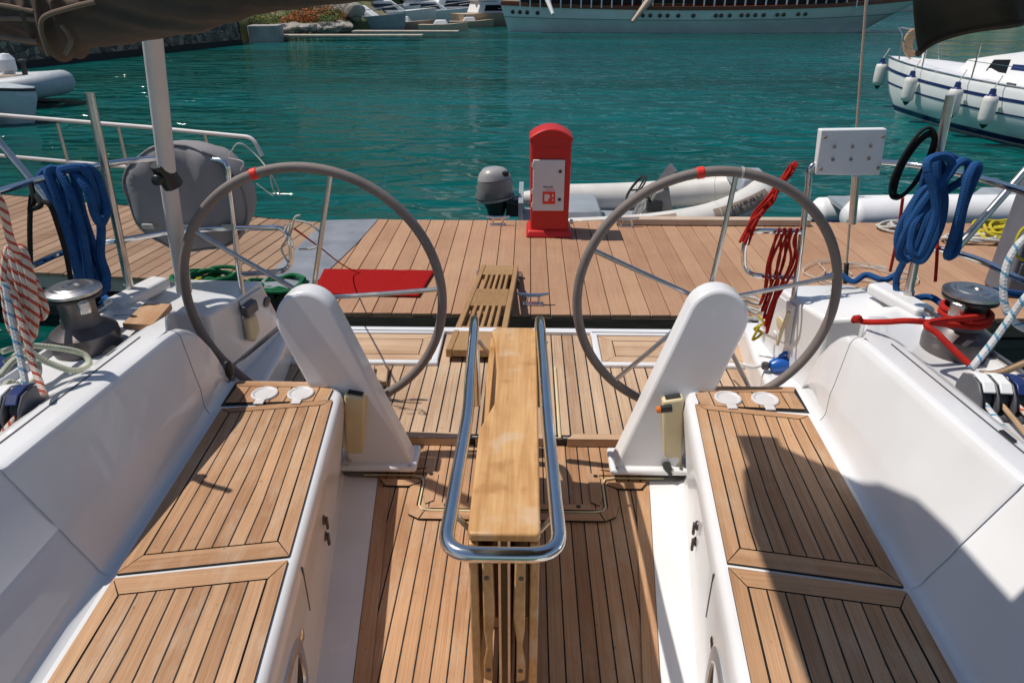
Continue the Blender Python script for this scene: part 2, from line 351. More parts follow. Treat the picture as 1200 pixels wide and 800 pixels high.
        if subsurf:
            ss = o.modifiers.new('sub', 'SUBSURF'); ss.levels = subsurf; ss.render_levels = subsurf
        return o

def tag(o, label=None, cat=None, group=None, kind=None):
    if label: o['label'] = label
    if cat: o['category'] = cat
    if group: o['group'] = group
    if kind: o['kind'] = kind
    return o
def empty(name, loc, label, cat, group=None):
    o = bpy.data.objects.new(name, None); COL.objects.link(o); o.location = loc; o.empty_display_size = .1
    return tag(o, label, cat, group)
def copy_tree(o, parent=None):
    c = o.copy(); COL.objects.link(c)
    if parent: c.parent = parent
    for ch in list(o.children): copy_tree(ch, c)
    return c
def lerp(a, b, t): return a+(b-a)*t
def lab(o, t): o['label'] = t; return o
# ================================================================== THE YACHT
Y = empty('sailing_yacht', (0,0,0), 'white sailing yacht with teak cockpit, two grey steering wheels and a folded table', 'sailing yacht')
ZF, ZA, ZS, ZD = .79, .83, 1.17, 1.455     # forward sole, aft sole, seat, side deck
inn = lambda y: .565+.103*(y-1.4)          # seat inner edge
out_ = lambda y: 1.04+.05*(y-1.4)          # seat outer edge
st_in = lambda y: .436+.115*(y-1.36)       # sole edge
st_out = lambda y: .545+.15*(y-1.36)       # foot of seat front
ridge = lambda y: 1.218-.092*(y-1.4)
edge = lambda y: 1.70-.10*(y-1.4) if y < 2.3 else 1.61-.15*(y-2.3)

# --- teak soles -------------------------------------------------
def planks(mb, poly, z, spacing, x0=0, mi=0):
    mb.face([(x, y, z) for x, y in poly], [((x-x0)/spacing, y) for x, y in poly], mi)
def board(mb, poly, z, th=.004, mi=1, along=None):
    """margin board: thin raised slab, grain along its longest edge"""
    P = [V((x, y, 0)) for x, y in poly]
    i = max(range(len(P)), key=lambda k: (P[k]-P[k-1]).length); d = (P[i]-P[i-1]).normalized() if along is None else V(along).normalized(); nrm = V((-d.y, d.x, 0)); k = random.random()*40
    mb.face([(p.x, p.y, z+th) for p in P], [((p.dot(nrm))/.05+k, p.dot(d)+k) for p in P], mi)
    for a, b in zip(P, P[1:]+P[:1]): mb.face([(a.x,a.y,z-.004),(b.x,b.y,z-.004),(b.x,b.y,z+th),(a.x,a.y,z+th)], None, 2)
def sole():
    m = MB(); y0, y1 = .2, 2.32
    planks(m, [(-st_in(y0), y0), (st_in(y0), y0), (st_in(y1), y1), (-st_in(y1), y1)], ZF, .0485, .024)
    z = ZF+.0015
    for s in (-1, 1):
        # king plank along the side
        board(m, [(s*(st_in(y0)-.003), y0), (s*(st_in(y0)-.05), y0), (s*(st_in(2.2)-.05), 2.22), (s*(st_in(2.2)-.0), 2.22)], z, .003)
    o = m.build('cockpit_sole', ['teak', 'teak_m', 'caulk'], Y)
    # landing in front of the step
    m = MB()
    z2 = ZF+.006
    planks(m, [(-.345, 2.10), (.345, 2.10), (.345, 2.54), (-.345, 2.54)], z2, .0485, .024)
    for s in (-1, 1):
        planks(m, [(s*.345, 2.315), (s*.72, 2.315), (s*.72, 2.54), (s*.345, 2.54)], z2, .0485, .024)
    o2 = m.build('step_landing', ['teak', 'teak_m', 'caulk'], Y)
    m = MB(); b = MB()
    for s in (-1, 1):
        g = .003
        def bd(pts): board(m, [(s*x, y) for x, y in pts], z2+.001, .004)
        # inner (raised) edge boards of the landing
        bd([(.0, 2.095), (.325, 2.095), (.265, 2.128), (.0, 2.128)])
        bd([(.345, 2.165), (.345, 2.30), (.315, 2.32), (.30, 2.30), (.30, 2.14), (.33, 2.12)])
        bd([(.40, 2.335), (.71, 2.335), (.71, 2.372), (.42, 2.372), (.355, 2.345)])
        # outer boards of the cockpit sole
        bd([(.0, 2.035), (.34, 2.035), (.325, 2.076), (.0, 2.076)])
        bd([(.345, 2.035), (.385, 2.06), (.402, 2.12), (.402, 2.22), (.362, 2.245), (.362, 2.11), (.33, 2.076)])
        bd([(.365, 2.25), (.41, 2.225), (.50, 2.225), (.53, 2.268), (.385, 2.268)])
        pts = [(0, 2.086), (.30, 2.086), (.34, 2.092), (.353, 2.115), (.353, 2.25), (.365, 2.285), (.40, 2.295), (.60, 2.295)]
        b.tube([(s*x, y, z2+.001) for x, y in pts], .0042, 6)
    mo = m.build('edging_board', ['teak_m', 'teak_m', 'caulk'], Y)
    b.build('seam_moulding', 'cream', Y)
    for s in (-1, 1):
        for x, y in ((.33, 2.30), (.25, 2.112)):
            MB().lathe([(.009, 0), (.009, .002), (0, .002)], (s*x, y, z2+.005), 12).build('plug', 'black', mo)
    return o
sole()
def aft_sole():
    m = MB(); yf, ya = 2.545, 3.53
    poly = [(-.60, yf), (.60, yf), (1.0, 2.62), (1.2, 3.1), (1.24, 3.15), (-1.24, 3.15), (-1.2, 3.1), (-1.0, 2.62)]
    planks(m, poly, ZA, .058, .01)
    planks(m, [(-.40, 3.15), (.40, 3.15), (.40, ya), (-.40, ya)], ZA, .058, .01)
    # nosing boards and riser of the step
    for x0, x1 in ((-.60, -.225), (-.165, .165), (.225, .60)):
        x0b, x1b = x0+.03, x1-.03
        board(m, [(x0, yf-.035), (x1, yf-.035), (x1b, yf+.006), (x0b, yf+.006)], ZA+.001, .003, along=(1,0,0))
        m.face([(x0, yf-.037, ZF), (x1, yf-.037, ZF), (x1, yf-.037, ZA+.003), (x0, yf-.037, ZA+.003)], [(.2, 0), (.2, x1-x0), (.9, x1-x0), (.9, 0)], 1)
    m.face([(-.7, yf-.03, ZF), (.7, yf-.03, ZF), (.7, yf-.03, ZA-.002), (-.7, yf-.03, ZA-.002)], None, 2)
    o = m.build('aft_sole', ['teak_g', 'teak_gm', 'caulk'], Y)
    for s in (-1, 1):
        h = MB().tube([(s*.195, yf-.03, ZA+.004), (s*.195, 3.14, ZA+.004)], .006, 6); h.build('seam_moulding', 'cream', Y)
        # transom hatch: white frame round one teak panel
        x0, x1, y0, y1 = .42, 1.20, 3.17, 3.52
        fr = MB()
        for bx in (((x0+x1)/2, y0, x1-x0+.04, .035), ((x0+x1)/2, y1, x1-x0+.04, .035), (x0, (y0+y1)/2, .035, y1-y0), (x1, (y0+y1)/2, .035, y1-y0)):
            fr.box((s*bx[0], bx[1], ZA+.004), (bx[2], bx[3], .03))
        f = fr.build('transom_hatch', 'gel', Y, bevel=.008)
        p = MB(); a, bb, c, d = x0+.02, x1-.02, y0+.02, y1-.02
        board(p, [(s*(a+.075), c+.075), (s*(bb-.075), c+.075), (s*(bb-.075), d-.06), (s*(a+.075), d-.06)], ZA+.004, .004, along=(1,0,0))
        board(p, [(s*a, c), (s*bb, c), (s*(bb-.07), c+.07), (s*(a+.07), c+.07)], ZA+.004, .004, along=(1,0,0))
        board(p, [(s*a, d), (s*bb, d), (s*(bb-.07), d-.055), (s*(a+.07), d-.055)], ZA+.004, .004, along=(1,0,0))
        board(p, [(s*a, c+.004), (s*a, d-.004), (s*(a+.07), d-.057), (s*(a+.07), c+.072)], ZA+.004, .004)
        board(p, [(s*bb, c+.004), (s*bb, d-.004), (s*(bb-.07), d-.057), (s*(bb-.07), c+.072)], ZA+.004, .004)
        p.build('teak_panel', ['teak_gm', 'teak_gm', 'caulk'], f)
    # small loose-looking latch block by the left wheel
    MB().box((-.655, 3.02, ZA+.016), (.05, .17, .03), .12).box((-.72, 3.04, ZA+.012), (.035, .15, .022), .12).build('wood_chock', 'teak_gm', Y, bevel=.004)
    return o
aft_sole()

# --- hull shell -------------------------------------------------
def hull():
    m = MB()
    # transom
    m.loft([[(x, 3.56, ZA+.012), (x*.985, 3.57, ZA-.02), (x*.96, 3.62, .45), (x*.9, 3.5, .02)] for x in (-1.5, -1.2, -.6, 0, .6, 1.2, 1.5)])
    m.box((0, 3.545, ZA+.004), (2.72, .05, .03))
    m.box((0, 3.045, ZA-.07), (3.0, 1.01, .12))
    m.box((0, 1.4, ZF-.07), (1.6, 2.5, .12))
    for s in (-1, 1):
        ys = (-.6, .4, 1.0, 1.6, 2.1, 2.5, 2.8, 3.1, 3.56)
        secs = []
        for y in ys:
            e = edge(y); zt = 1.43 if y < 2.8 else 1.43-(y-2.8)*.80
            secs.append([(s*(e-.03), y, zt+.012), (s*(e+.0), y, zt-.004), (s*(e+.018), y, zt-.04), (s*(e+.01), y, zt*.62), (s*(e-.10), y, .25), (s*(e-.3), y, -.1)])
        m.loft(secs)
    return m.build('hull', 'gel', Y)
hull()

# --- coamings: backrest + ridge + side deck (one moulding a side)
def coaming(s):
    def sec(y, h=1.0, off=0.0):
        o = out_(y); r = ridge(y)+off; zt = ZS+.345*h
        f = off
        P = [(o-.012+f*.2, ZS-.004), (o+.002+f*.3, ZS+.001), (o+.013+f*.5, ZS+.009), (o+.021+f*.7, ZS+.022*min(1, h*3)), (o+.027+f*.8, ZS+.04*min(1, h*2.4)), (lerp(o, r, .36)+f*.5, ZS+.115*h), (lerp(o, r, .40)+f*.4, ZS+.135*h), (lerp(o, r, .455)+f*.4, ZS+.155*h), (r-.020, zt-.030*h), (r-.015, zt-.016*h), (r-.008, zt-.006*h), (r+.002, zt-.001), (r+.014, zt)]
        return [(s*x, y, z) for x, z in P]
    m = MB()
    m.loft([sec(y) for y in (1.375, 1.6, 1.85, 2.06)]+[sec(y, h) for y, h in ((2.10, .995), (2.14, .98), (2.18, .945), (2.22, .875), (2.26, .76), (2.30, .59), (2.33, .41), (2.355, .22), (2.372, .06))])
    # lip at the forward end of the aft moulding
    m.loft([sec(1.375), sec(1.366, 1, .004), sec(1.364, 1, .006), sec(1.368, 1, .012)])
    m.loft([sec(y, 1, .012) for y in (.1, .7, 1.37)])
    bk = m.build('backrest', 'gel', Y, smooth=24)
    d = MB()
    def dk(y, off=0):
        r = ridge(y)+off; e = edge(y)
        zt = ZS+.345
        return [(s*(r+.012), y, zt), (s*(r+.10), y, zt-.004), (s*(r+.125), y, zt-.012), (s*(r+.15), y, ZD+.02), (s*(r+.20), y, ZD), (s*(e-.09), y, ZD-.012), (s*(e-.08), y, ZD+.012), (s*(e-.04), y, ZD+.010), (s*(e-.03), y, 1.442)]
    secs = [dk(y, .012 if y < 1.37 else 0) for y in (.1, .7, 1.369, 1.372, 1.6, 1.85, 2.06)]
    wall = []
    for y, t in ((2.12, 0), (2.2, .15), (2.3, .55), (2.40, 1)):
        q = dk(y); q2 = []; xi = lerp(ridge(2.12)+.014, 1.31, (y-2.12)/.28)
        for k, p in enumerate(q):
            z = p[2]
            if k <= 2: z = lerp(z, ZD+.012, t)
            if k == 3: z = lerp(z, ZD+.010, t)
            q2.append((s*xi if k == 0 else (s*max(abs(p[0]), xi+.02*k)), p[1], z))
        secs.append(q2); wall.append([q2[0], (s*(xi-.006), y, q2[0][2]-.006), (s*(xi-.012), y, q2[0][2]-.03), (s*(xi-.03), y, ZA)])
    d.loft(secs); d.loft(wall)
    dk_o = d.build('side_deck', 'gel2' if False else 'gel', Y, smooth=40)
    # groove line along the coaming top with its little dark latch
    g = MB(); g.tube([(s*(ridge(y)+.078+(.012 if y < 1.37 else 0)), y, ZS+.3425) for y in (.3, .9, 1.36, 1.38, 1.7, 2.0, 2.08)], .0028, 5)
    g.build('groove', 'clutch', dk_o)
    MB().box((s*(ridge(1.55 if s > 0 else 1.62)+.085), 1.55 if s > 0 else 1.98, ZS+.346), (.012, .05, .006), s*.09).build('latch', 'black', dk_o)
    MB().tube([V(p)+V((-s*.0004, 0, .0004)) for p in sec(2.14, .98)[2:]], .0011, 5).build('seam', 'elec', bk)
    return bk
for s in (-1, 1): coaming(s)

# --- stern quarters --------------------------------------------
def quarter(s):
    m = MB(); S = lambda p: (s*p[0], p[1], p[2])
    zq, zl = 1.34, .98
    A, B, C, D_ = (1.174, 3.016, zq), (1.218, 2.80, zq), (1.268, 2.632, zq), (1.40, 2.60, zq+.03)
    a, b, c, d = (1.20, 3.27, zl), (1.235, 2.82, zl), (1.275, 2.65, zl), (1.40, 2.62, zl)
    G, F, g = (1.545, 2.66, 1.435), (1.49, 3.02, 1.345), (1.43, 3.50, ZA)
    H, h, I, i_ = (1.40, 2.395, ZD), (1.40, 2.395, zl), (1.31, 2.395, ZD+.01), (1.28, 2.395, zl)
    K = (1.585, 2.395, 1.44)
    for f in ((A, B, b, a), (B, C, c, b), (C, D_, d, c), (D_, H, h, d), (H, I, i_, h), (H, K, G, D_), (C, D_, G), (C, G, B), (B, G, F), (B, F, A), (A, a, (1.30, 3.52, ZA), F), (F, (1.30, 3.52, ZA), g)): m.face([S(p) for p in f])
    q = m.build('stern_quarter', 'gel', Y, bevel=.014, bseg=3, smooth=30)
    lg = MB(); lg.prism([(s*x, y) for x, y in ((1.10, 2.40), (1.13, 3.0), (1.18, 3.40), (1.43, 3.40), (1.43, 2.40))], ZA-.01, zl); lg.build('helm_ledge', 'gel', q, bevel=.02, bseg=3)
    # recessed inner panel with fittings, laid 4 mm proud of the inner face
    Aa, Bb, bb, aa = V(S(A)), V(S(B)), V(S(b)), V(S(a))
    n = (Bb-Aa).cross(aa-Aa).normalized(); n = -n if n.x*s > 0 else n
    P = lambda u, v, o=.004: Aa.lerp(Bb, u).lerp(aa.lerp(bb, u), v)+n*o
    pn = MB(); pn.ext([P(.12, .07), P(.9, .05), P(.92, .60), P(.2, .78)], n*.008)
    pan = pn.build('quarter_panel', 'gel', q, bevel=.006)
    if s > 0:
        for u, v, r in ((.62, .42, .035), (.55, .62, .018), (.20, .62, .022), (.22, .80, .022)):
            MB().lathe([(r, 0), (r*1.0, .004), (r*.8, .006), (0, .006)], P(u, v, .012), 20, n).build('round_fitting', 'cream' if r > .03 else 'white', pan)
        MB().tube([P(.86, .12, .03), P(.80, .42, .035), P(.74, .66, .03)], .008, 8).build('grab_bar', 'cream', pan)
        # two-tone blobs of yellow line in the recess
    else:
        bx = MB(); bx.ext([P(.55, .1, .006), P(.95, .1, .006), P(.92, .26, .006), P(.56, .26, .006)], n*.035); bx.build('engine_panel', 'clutch', pan, bevel=.008)
        cv = MB(); cv.ext([P(.62, .30, .006), P(.93, .27, .006), P(.95, .58, .006), P(.82, .66, .006), P(.64, .56, .006)], n*.03); cv.build('cream_cover', 'cream', pan, bevel=.02, bseg=3)
        MB().lathe([(.025, 0), (.025, .012), (.012, .016), (0, .016)], P(.2, .30, .012), 18, n).build('round_fitting', 'clutch', pan)
        lev = MB(); c0 = V((-1.13, 2.42, 1.12)); lev.box(c0, (.035, .05, .09)).tube([c0+V((0, -.01, .03)), c0+V((.03, -.05, .10))], .012, 8); lev.lathe([(.018, 0), (.02, .03), (.014, .06), (0, .065)], c0+V((.028, -.045, .085)), 14)
        lev.build('throttle_lever', 'black', q, bevel=.006)
        # teak foot rest on the deck
        tk = MB()
        board(tk, [(-1.36, 2.205), (-1.25, 2.195), (-1.268, 2.38), (-1.37, 2.38)], ZD+.03, .018)
        tk.build('foot_rest', ['teak_m', 'teak_m', 'teak_m'], q)
    return q
for s in (-1, 1): quarter(s)

# --- seats ------------------------------------------------------
def seat(s):
    m = MB(); ys = (.1, .7, 1.38, 1.9, 2.28)
    def sec(y, dz=0):
        i, o = inn(y), out_(y)
        P = [(st_in(y)+.0, ZF+.003), (st_out(y)-.03, ZF+.006), (st_out(y)-.008, ZF+.014), (st_out(y)+.002, ZF+.04), (i-.012, ZS-.06), (i-.008, ZS-.022), (i+.0, ZS-.006), (i+.014, ZS), (o, ZS)]
        return [(s*x, y, z) for x, z in P]
    secs = [sec(y) for y in ys]
    y = 2.385; i, o = inn(y)+.055, out_(y)
    m.loft(secs)
    # rounded aft end
    rad = []
    for k in range(7):
        t = k/6*pi/2; yy = 2.28+.11*sin(t); dx = .09*(1-cos(t))
        i0, o0 = inn(2.28)+dx, out_(2.28)
        P = [(st_out(2.28)+.002+dx, yy, ZF+.02), (i0-.012, yy, ZS-.06), (i0-.008, yy, ZS-.022), (i0, yy, ZS-.006), (i0+.014, yy, ZS), (o0+.03, yy, ZS)]
        rad.append([(s*a, b, c) for a, b, c in P])
    m.loft(rad); q = rad[-1]; m.face([q[0], q[1], q[2], q[3], q[4], q[5], (q[5][0], q[5][1], ZF+.02)])
    so = m.build('seat', 'gel', Y, smooth=45)
    # teak lids
    def lid(y0, y1, skew0, skew1, m0, m1, ms, n, name, mats, cutr=False):
        # four corners: inner/outer at forward y0 and aft y1 (skew: outer end is nearer the bow)
        g = .020
        ci0, co0 = y0, y0-skew0; ci1, co1 = y1, y1-skew1
        I0, O0, O1, I1 = [V((inn(ci0)+g, ci0, 0)), V((out_(co0)-.018, co0, 0)), V((out_(co1)-.018, co1, 0)), V((inn(ci1)+g, ci1, 0))]
        def Pq(u, v): return I0.lerp(O0, u).lerp(I1.lerp(O1, u), v)
        L = (I1-I0).length; W = (O0-I0).length
        a, b_ = m0/L, m1/L; c = ms/W; e = .0022
        p = MB(); zb = ZS+.0035
        def bd(uv, along=None, wob=0):
            pts = [Pq(*t) for t in uv]
            board(p, [(s*q.x, q.y) for q in pts], zb, .004, 1, along)
        ax = (I1-I0).normalized(); axv = (s*ax.x, ax.y, 0)
        if a: bd([(0, 0), (1, 0), (1-c, a-e), (c, a-e)], (s*(O0-I0).normalized().x, (O0-I0).normalized().y, 0))
        if b_: bd([(0, 1), (1, 1), (1-c, 1-b_+e), (c, 1-b_+e)], (s*(O0-I0).normalized().x, (O0-I0).normalized().y, 0))
        bd([(0, .004), (c-.004, a+e if a else .0), (c-.004, 1-b_-e if b_ else 1), (0, .996)], axv)
        bd([(1, .004), (1-c+.004, a+e if a else .0), (1-c+.004, 1-b_-e if b_ else 1), (1, .996)], axv)
        e2 = .0035
        quad = [(c+e2, a+e2), (1-c-e2, a+e2), (1-c-e2, 1-b_-e2), (c+e2, 1-b_-e2)]
        pts = [Pq(*t) for t in quad]
        sh = random.randint(0, 30)
        p.face([(s*q.x, q.y, zb+.004) for q in pts], [(sh+0, 0), (sh+n, 0), (sh+n, L), (sh+0, L)], 0)
        base = [Pq(0, 0), Pq(1, 0), Pq(1, 1), Pq(0, 1)]
        p.face([(s*q.x, q.y, ZS+.0022) for q in base], None, 2)
        return p.build(name, mats, so)
    T = ['teak', 'teak_m', 'caulk']
    lid(1.439, 2.245, .075, .07, .062, .032, .042, 8, 'seat_lid', T)
    lid(.62, 1.423, .06, .075, .05, .062, .042, 8, 'seat_lid', T)
    # aft strip with the cup holders: cross planks
    p = MB(); y0, y1 = 2.262, 2.372
    xs = [inn(2.3)+.03+k*(out_(2.3)-inn(2.3)-.05)/7 for k in range(8)]
    for k in range(7):
        x0, x1 = xs[k]+.002, xs[k+1]-.002; a0 = y0-.02*k/7-.0
        board(p, [(s*x0, a0-.025), (s*x1, a0-.028), (s*x1, 2.335), (s*x0, 2.335 if k else 2.325)], ZS+.0035, .004, along=(.1,1,0))
    board(p, [(s*(xs[0]+.02), 2.339), (s*(xs[7]), 2.339), (s*(xs[7]+.015), 2.376), (s*(xs[0]+.05), 2.376), (s*(xs[0]+.025), 2.362)], ZS+.0035, .004, along=(1,0,0))
    p.face([(s*x, y, ZS+.0022) for x, y in ((xs[0]-.008, 2.235), (xs[7]+.01, 2.20), (xs[7]+.018, 2.376), (xs[0]+.03, 2.376))], None, 2)
    cs = p.build('cup_holder_strip', T, so)
    for u in (.30, .66):
        x = lerp(xs[0], xs[7], u); yy = 2.287-.012*u
        c = MB(); c.lathe([(.050, .0), (.050, .0075), (.045, .010), (.040, .0085), (.036, -.001+.006), (.0, .0055)], (s*x, yy, ZS+.006), 28)
        c.box((s*x, yy-.05, ZS+.0105), (.035, .05, .006))
        c.build('cup_holder', 'door', cs, bevel=.0015)
    # front face fittings
    fx = lambda y, z: lerp(st_out(y), inn(y)-.012, (z-ZF-.04)/(ZS-.1-ZF))
    nrm = V((-s, 0.05, .02)).normalized()
    lt = MB()
    for z in (1.05, .985):
        lt.lathe([(.016, 0), (.016, .006), (.010, .010), (0, .010)], (s*(fx(1.73, z)-.001), 1.73, z), 14, nrm)
        lt.box((s*(fx(1.73, z)-.014), 1.73, z-.012), (.008, .012, .045))
    lt.build('lid_latch', 'winch', so, bevel=.002)
    bt = MB(); bt.lathe([(.020, 0), (.020, .004), (.013, .007), (0, .007)], (s*(fx(1.31, 1.02)-.001), 1.31, 1.02), 16, nrm); bt.build('push_button', 'steel', so)
    # window in the seat front
    w = MB(); yc, zc = 1.13, .975; ring = []
    for k in range(28):
        t = 2*pi*k/28; ex = abs(cos(t))**.5*(1 if cos(t) > 0 else -1); ez = abs(sin(t))**.5*(1 if sin(t) > 0 else -1)
        ring.append((ex, ez))
    def rp(a, b, o): return [(s*(fx(yc+e[0]*a, zc+e[1]*b)-o), yc+e[0]*a, zc+e[1]*b) for e in ring]
    w.loft([rp(.165, .10, 0), rp(.165, .10, .008), rp(.135, .072, .008), rp(.13, .068, .002)], closed=True)
    wf = w.build('vent_window', 'steel2', so); MB().face(rp(.13, .068, .003)).build('pane', 'dark', wf)
    # moulded line between the two lids on the front face
    gl = MB(); gl.tube([(s*(fx(1.44, z)-.000), 1.435-.0*(z), z) for z in (ZS-.03, 1.08, .98)], .0035, 5); gl.build('groove', 'clutch', so)
    return so
for s in (-1, 1): seat(s)

# --- winch handle pockets beside the pedestals -------------------
def pocket(s):
    m = MB(); x0, x1, y0 = .585, .668, 2.36 if s > 0 else 2.30
    m.hexa([(s*.600, 2.30, .82), (s*.672, 2.30, .82), (s*.672, 2.36, .82), (s*.60, 2.36, .82)], [(s*.565, 2.30, 1.15), (s*.645, 2.30, 1.165), (s*.645, 2.36, 1.165), (s*.565, 2.36, 1.15)])
    o = m.build('handle_pocket', 'cream', Y, bevel=.010, bseg=3)
    MB().hexa([(s*.577, 2.312, 1.1555), (s*.633, 2.312, 1.1655), (s*.633, 2.348, 1.1655), (s*.577, 2.348, 1.1555)], [(s*.577, 2.312, 1.157), (s*.633, 2.312, 1.167), (s*.633, 2.348, 1.167), (s*.577, 2.348, 1.157)]).build('pocket_mouth_shade', 'dark', o)  # pocket is solid: thin dark slab on top paints in the shade of a hollow
    return o
for s in (-1, 1): pocket(s)

# --- steering pedestals -----------------------------------------
def pedestal(s):
    m = MB(); pts = [(.394, .845), (.410, .88)]
    cx, cz, r = (.778, 1.432, .114) if s < 0 else (.752, 1.452, .114); th = .30
    # inner edge to tangent, round head, outer edge down
    for k in range(17):
        t = pi-radians(24.6)-k*pi/16
        pts.append((cx+r*cos(t), cz+r*sin(t)))
    pts += [(.662, .88), (.646, .845)]
    def P(x, z, o): return (s*x, 2.29+.15*(z-.83)+o, z)
    front = [P(x, z, 0) for x, z in pts]; back = [P(x, z, .095) for x, z in pts]
    m.hexa(front, back)
    p = m.build('steering_pedestal', 'gel', Y, bevel=.014, bseg=3, smooth=40)
    for x in (.41, .66): MB().lathe([(.008, 0), (.008, .002), (0, .003)], (s*x, 2.278, ZA+.028), 10).build('screw', 'steel2', p)
    f = MB(); f.box((s*.545, 2.345, ZA+.014), (.325, .16, .028)); f.build('pedestal_foot', 'gel', p, bevel=.012, bseg=3)
    return p
for s in (-1, 1): pedestal(s)

# --- steering wheels --------------------------------------------
def wheel(s):
    c = V((-.788 if s < 0 else .742, 2.55, 1.464)); R = .505 if s < 0 else .498
    rim = MB().tube([c+V((R*cos(t), 0, R*sin(t))) for t in [2*pi*k/96 for k in range(96)]], .0185, 14, closed=True)
    w = rim.build('steering_wheel', 'rim', Y)
    offs = [12, 84, 156, 228, 300] if s > 0 else [76, 148, 220, 292, 4]
    for a in offs:
        a = radians(a); d = V((cos(a), 0, sin(a)))
        MB().tube([c+d*.05+V((0, -.022, 0)), c+d*.30+V((0, -.014, 0)), c+d*(R-.012)], .0095, 10).build('spoke', 'steel2', w)
    MB().lathe([(.03, -.03), (.032, -.02), (.03, 0), (.02, .012), (0, .014)], c, 24, (0,-1,0)).build('hub', 'steel', w)
    a = radians(108 if s < 0 else 99); d = V((cos(a), 0, sin(a))); tg = V((-sin(a), 0, cos(a)))
    MB().tube([c+d*R-tg*.014, c+d*R+tg*.014], .0215, 14).build('king_spoke_marker', 'redp', w, bevel=.003)
    if s > 0:
        a = radians(82); d = V((cos(a), 0, sin(a))); tg = V((-sin(a), 0, cos(a)))
        MB().tube([c+d*R-tg*.004, c+d*R+tg*.004], .0205, 12).build('lashing', 'whiter', w)
    return w
for s in (-1, 1): wheel(s)

# --- cockpit table ----------------------------------------------
def table():
    zt = 1.445
    body = MB()
    body.box((0, 1.80, 1.12), (.03, .95, .56)); body.box((0, 1.30, 1.10), (.022, .06, .62))
    body.box((0, 1.8, .815), (.15, .5, .045))
    t = body.build('cockpit_table', 'oldteak', Y, bevel=.004)
    top = MB()
    pts = [(-.078, 1.236), (.078, 1.236), (.083, 1.25), (.083, 2.30), (.07, 2.325), (-.06, 2.325), (-.078, 2.30), (-.062, 2.2), (-.048, 2.0), (-.046, 1.80), (-.083, 1.66), (-.083, 1.25)]
    top.prism(pts, zt-.024, zt); top.build('tabletop', 'ply', t, bevel=.006, bseg=3)
    for s in (-1, 1):
        l = MB(); l.prism([(s*.060, 1.235), (s*.082, 1.235), (s*.082, 2.30), (s*.060, 2.30)], .86, zt-.030); l.build('table_leaf', 'ply', t, bevel=.004)
        # brackets seen on the end
        b = MB(); b.ext([(s*.026, 1.218, 1.40), (s*.050, 1.218, 1.40), (s*.050, 1.218, 1.16), (s*.044, 1.218, 1.10), (s*.052, 1.218, 1.04), (s*.052, 1.218, .985), (s*.030, 1.218, .975), (s*.030, 1.218, 1.12), (s*.022, 1.218, 1.20)], (0, .03, 0))
        bo = b.build('leaf_support', 'ply', t, bevel=.004)
        for z in (1.33, 1.02): MB().lathe([(.006, 0), (.006, .003), (0, .004)], (s*.040, 1.219, z), 10, (0,-1,0)).build('screw', 'winch', bo)
        MB().box((s*.011, 1.25, 1.13), (.006, .02, .60)).build('guide_rod', 'steel2', t)
        MB().lathe([(.008, 0), (.008, .004), (0, .005)], (s*.03, 1.227, 1.37), 10, (0,-1,0)).build('bolt', 'black', t)
    zr = 1.46; xl = -.122
    pts = fillet([(-.150, 2.43, 1.05), (-.150, 2.43, 1.435), (-.142, 2.33, 1.455), (-.127, 1.92, 1.468), (-.118, 1.72, zr), (-.127, 1.155, zr), (.124, 1.155, zr), (.108, 1.72, zr), (.104, 1.92, 1.468), (.098, 2.33, 1.455), (.096, 2.43, 1.435), (.096, 2.43, 1.05)], .07, 8)
    h = MB().tube(pts, .0175, 18); hr = h.build('handrail', 'steel', t)
    for s in (-1, 1):
        for y in (1.30, 2.2):
            MB().tube([(s*.083, y, 1.40), (s*.118, y, 1.45)], .007, 8).build('rail_bracket', 'steel2', hr)
    MB().lathe([(.06, 0), (.055, .02), (.03, .03), (.03, .3)], (0, 2.05, ZF), 20).build('table_leg', 'steel2', t)
    return t
table()

# --- winches ----------------------------------------------------
def winch(x, y, label):
    c = V((x, y, ZD+.0))
    base = MB().lathe([(.106, -.005), (.108, .03), (.104, .058), (.085, .072), (.066, .084), (.06, .09)], c, 40).build('winch', 'winch', Y, smooth=28); lab(base, label)
    MB().lathe([(.064, .086), (.058, .10), (.055, .13), (.056, .16), (.062, .175), (.07, .180)], c, 40).build('drum', 'winch', base, smooth=28)
    MB().lathe([(.072, .178), (.083, .182), (.085, .190), (.078, .195)], c, 40).build('self_tailing_jaw', 'black', base)
    t = MB().lathe([(.078, .193), (.088, .199), (.087, .208), (.066, .216), (.055, .215), (.05, .218), (.026, .219), (.024, .214), (0, .214)], c, 40)
    t.build('winch_top', 'steel2', base, smooth=25)
    MB().box(c+V((-.062*1, -.05, .165)) if x > 0 else c+V((.055, -.045, .165)), (.035, .045, .05), .6).build('feeder_arm', 'steel2', base, bevel=.008)
winch(-1.45, 2.13, 'dark grey winch with a polished top and a bare drum')
winch(1.50, 2.17, 'dark grey winch with red rope round its drum')

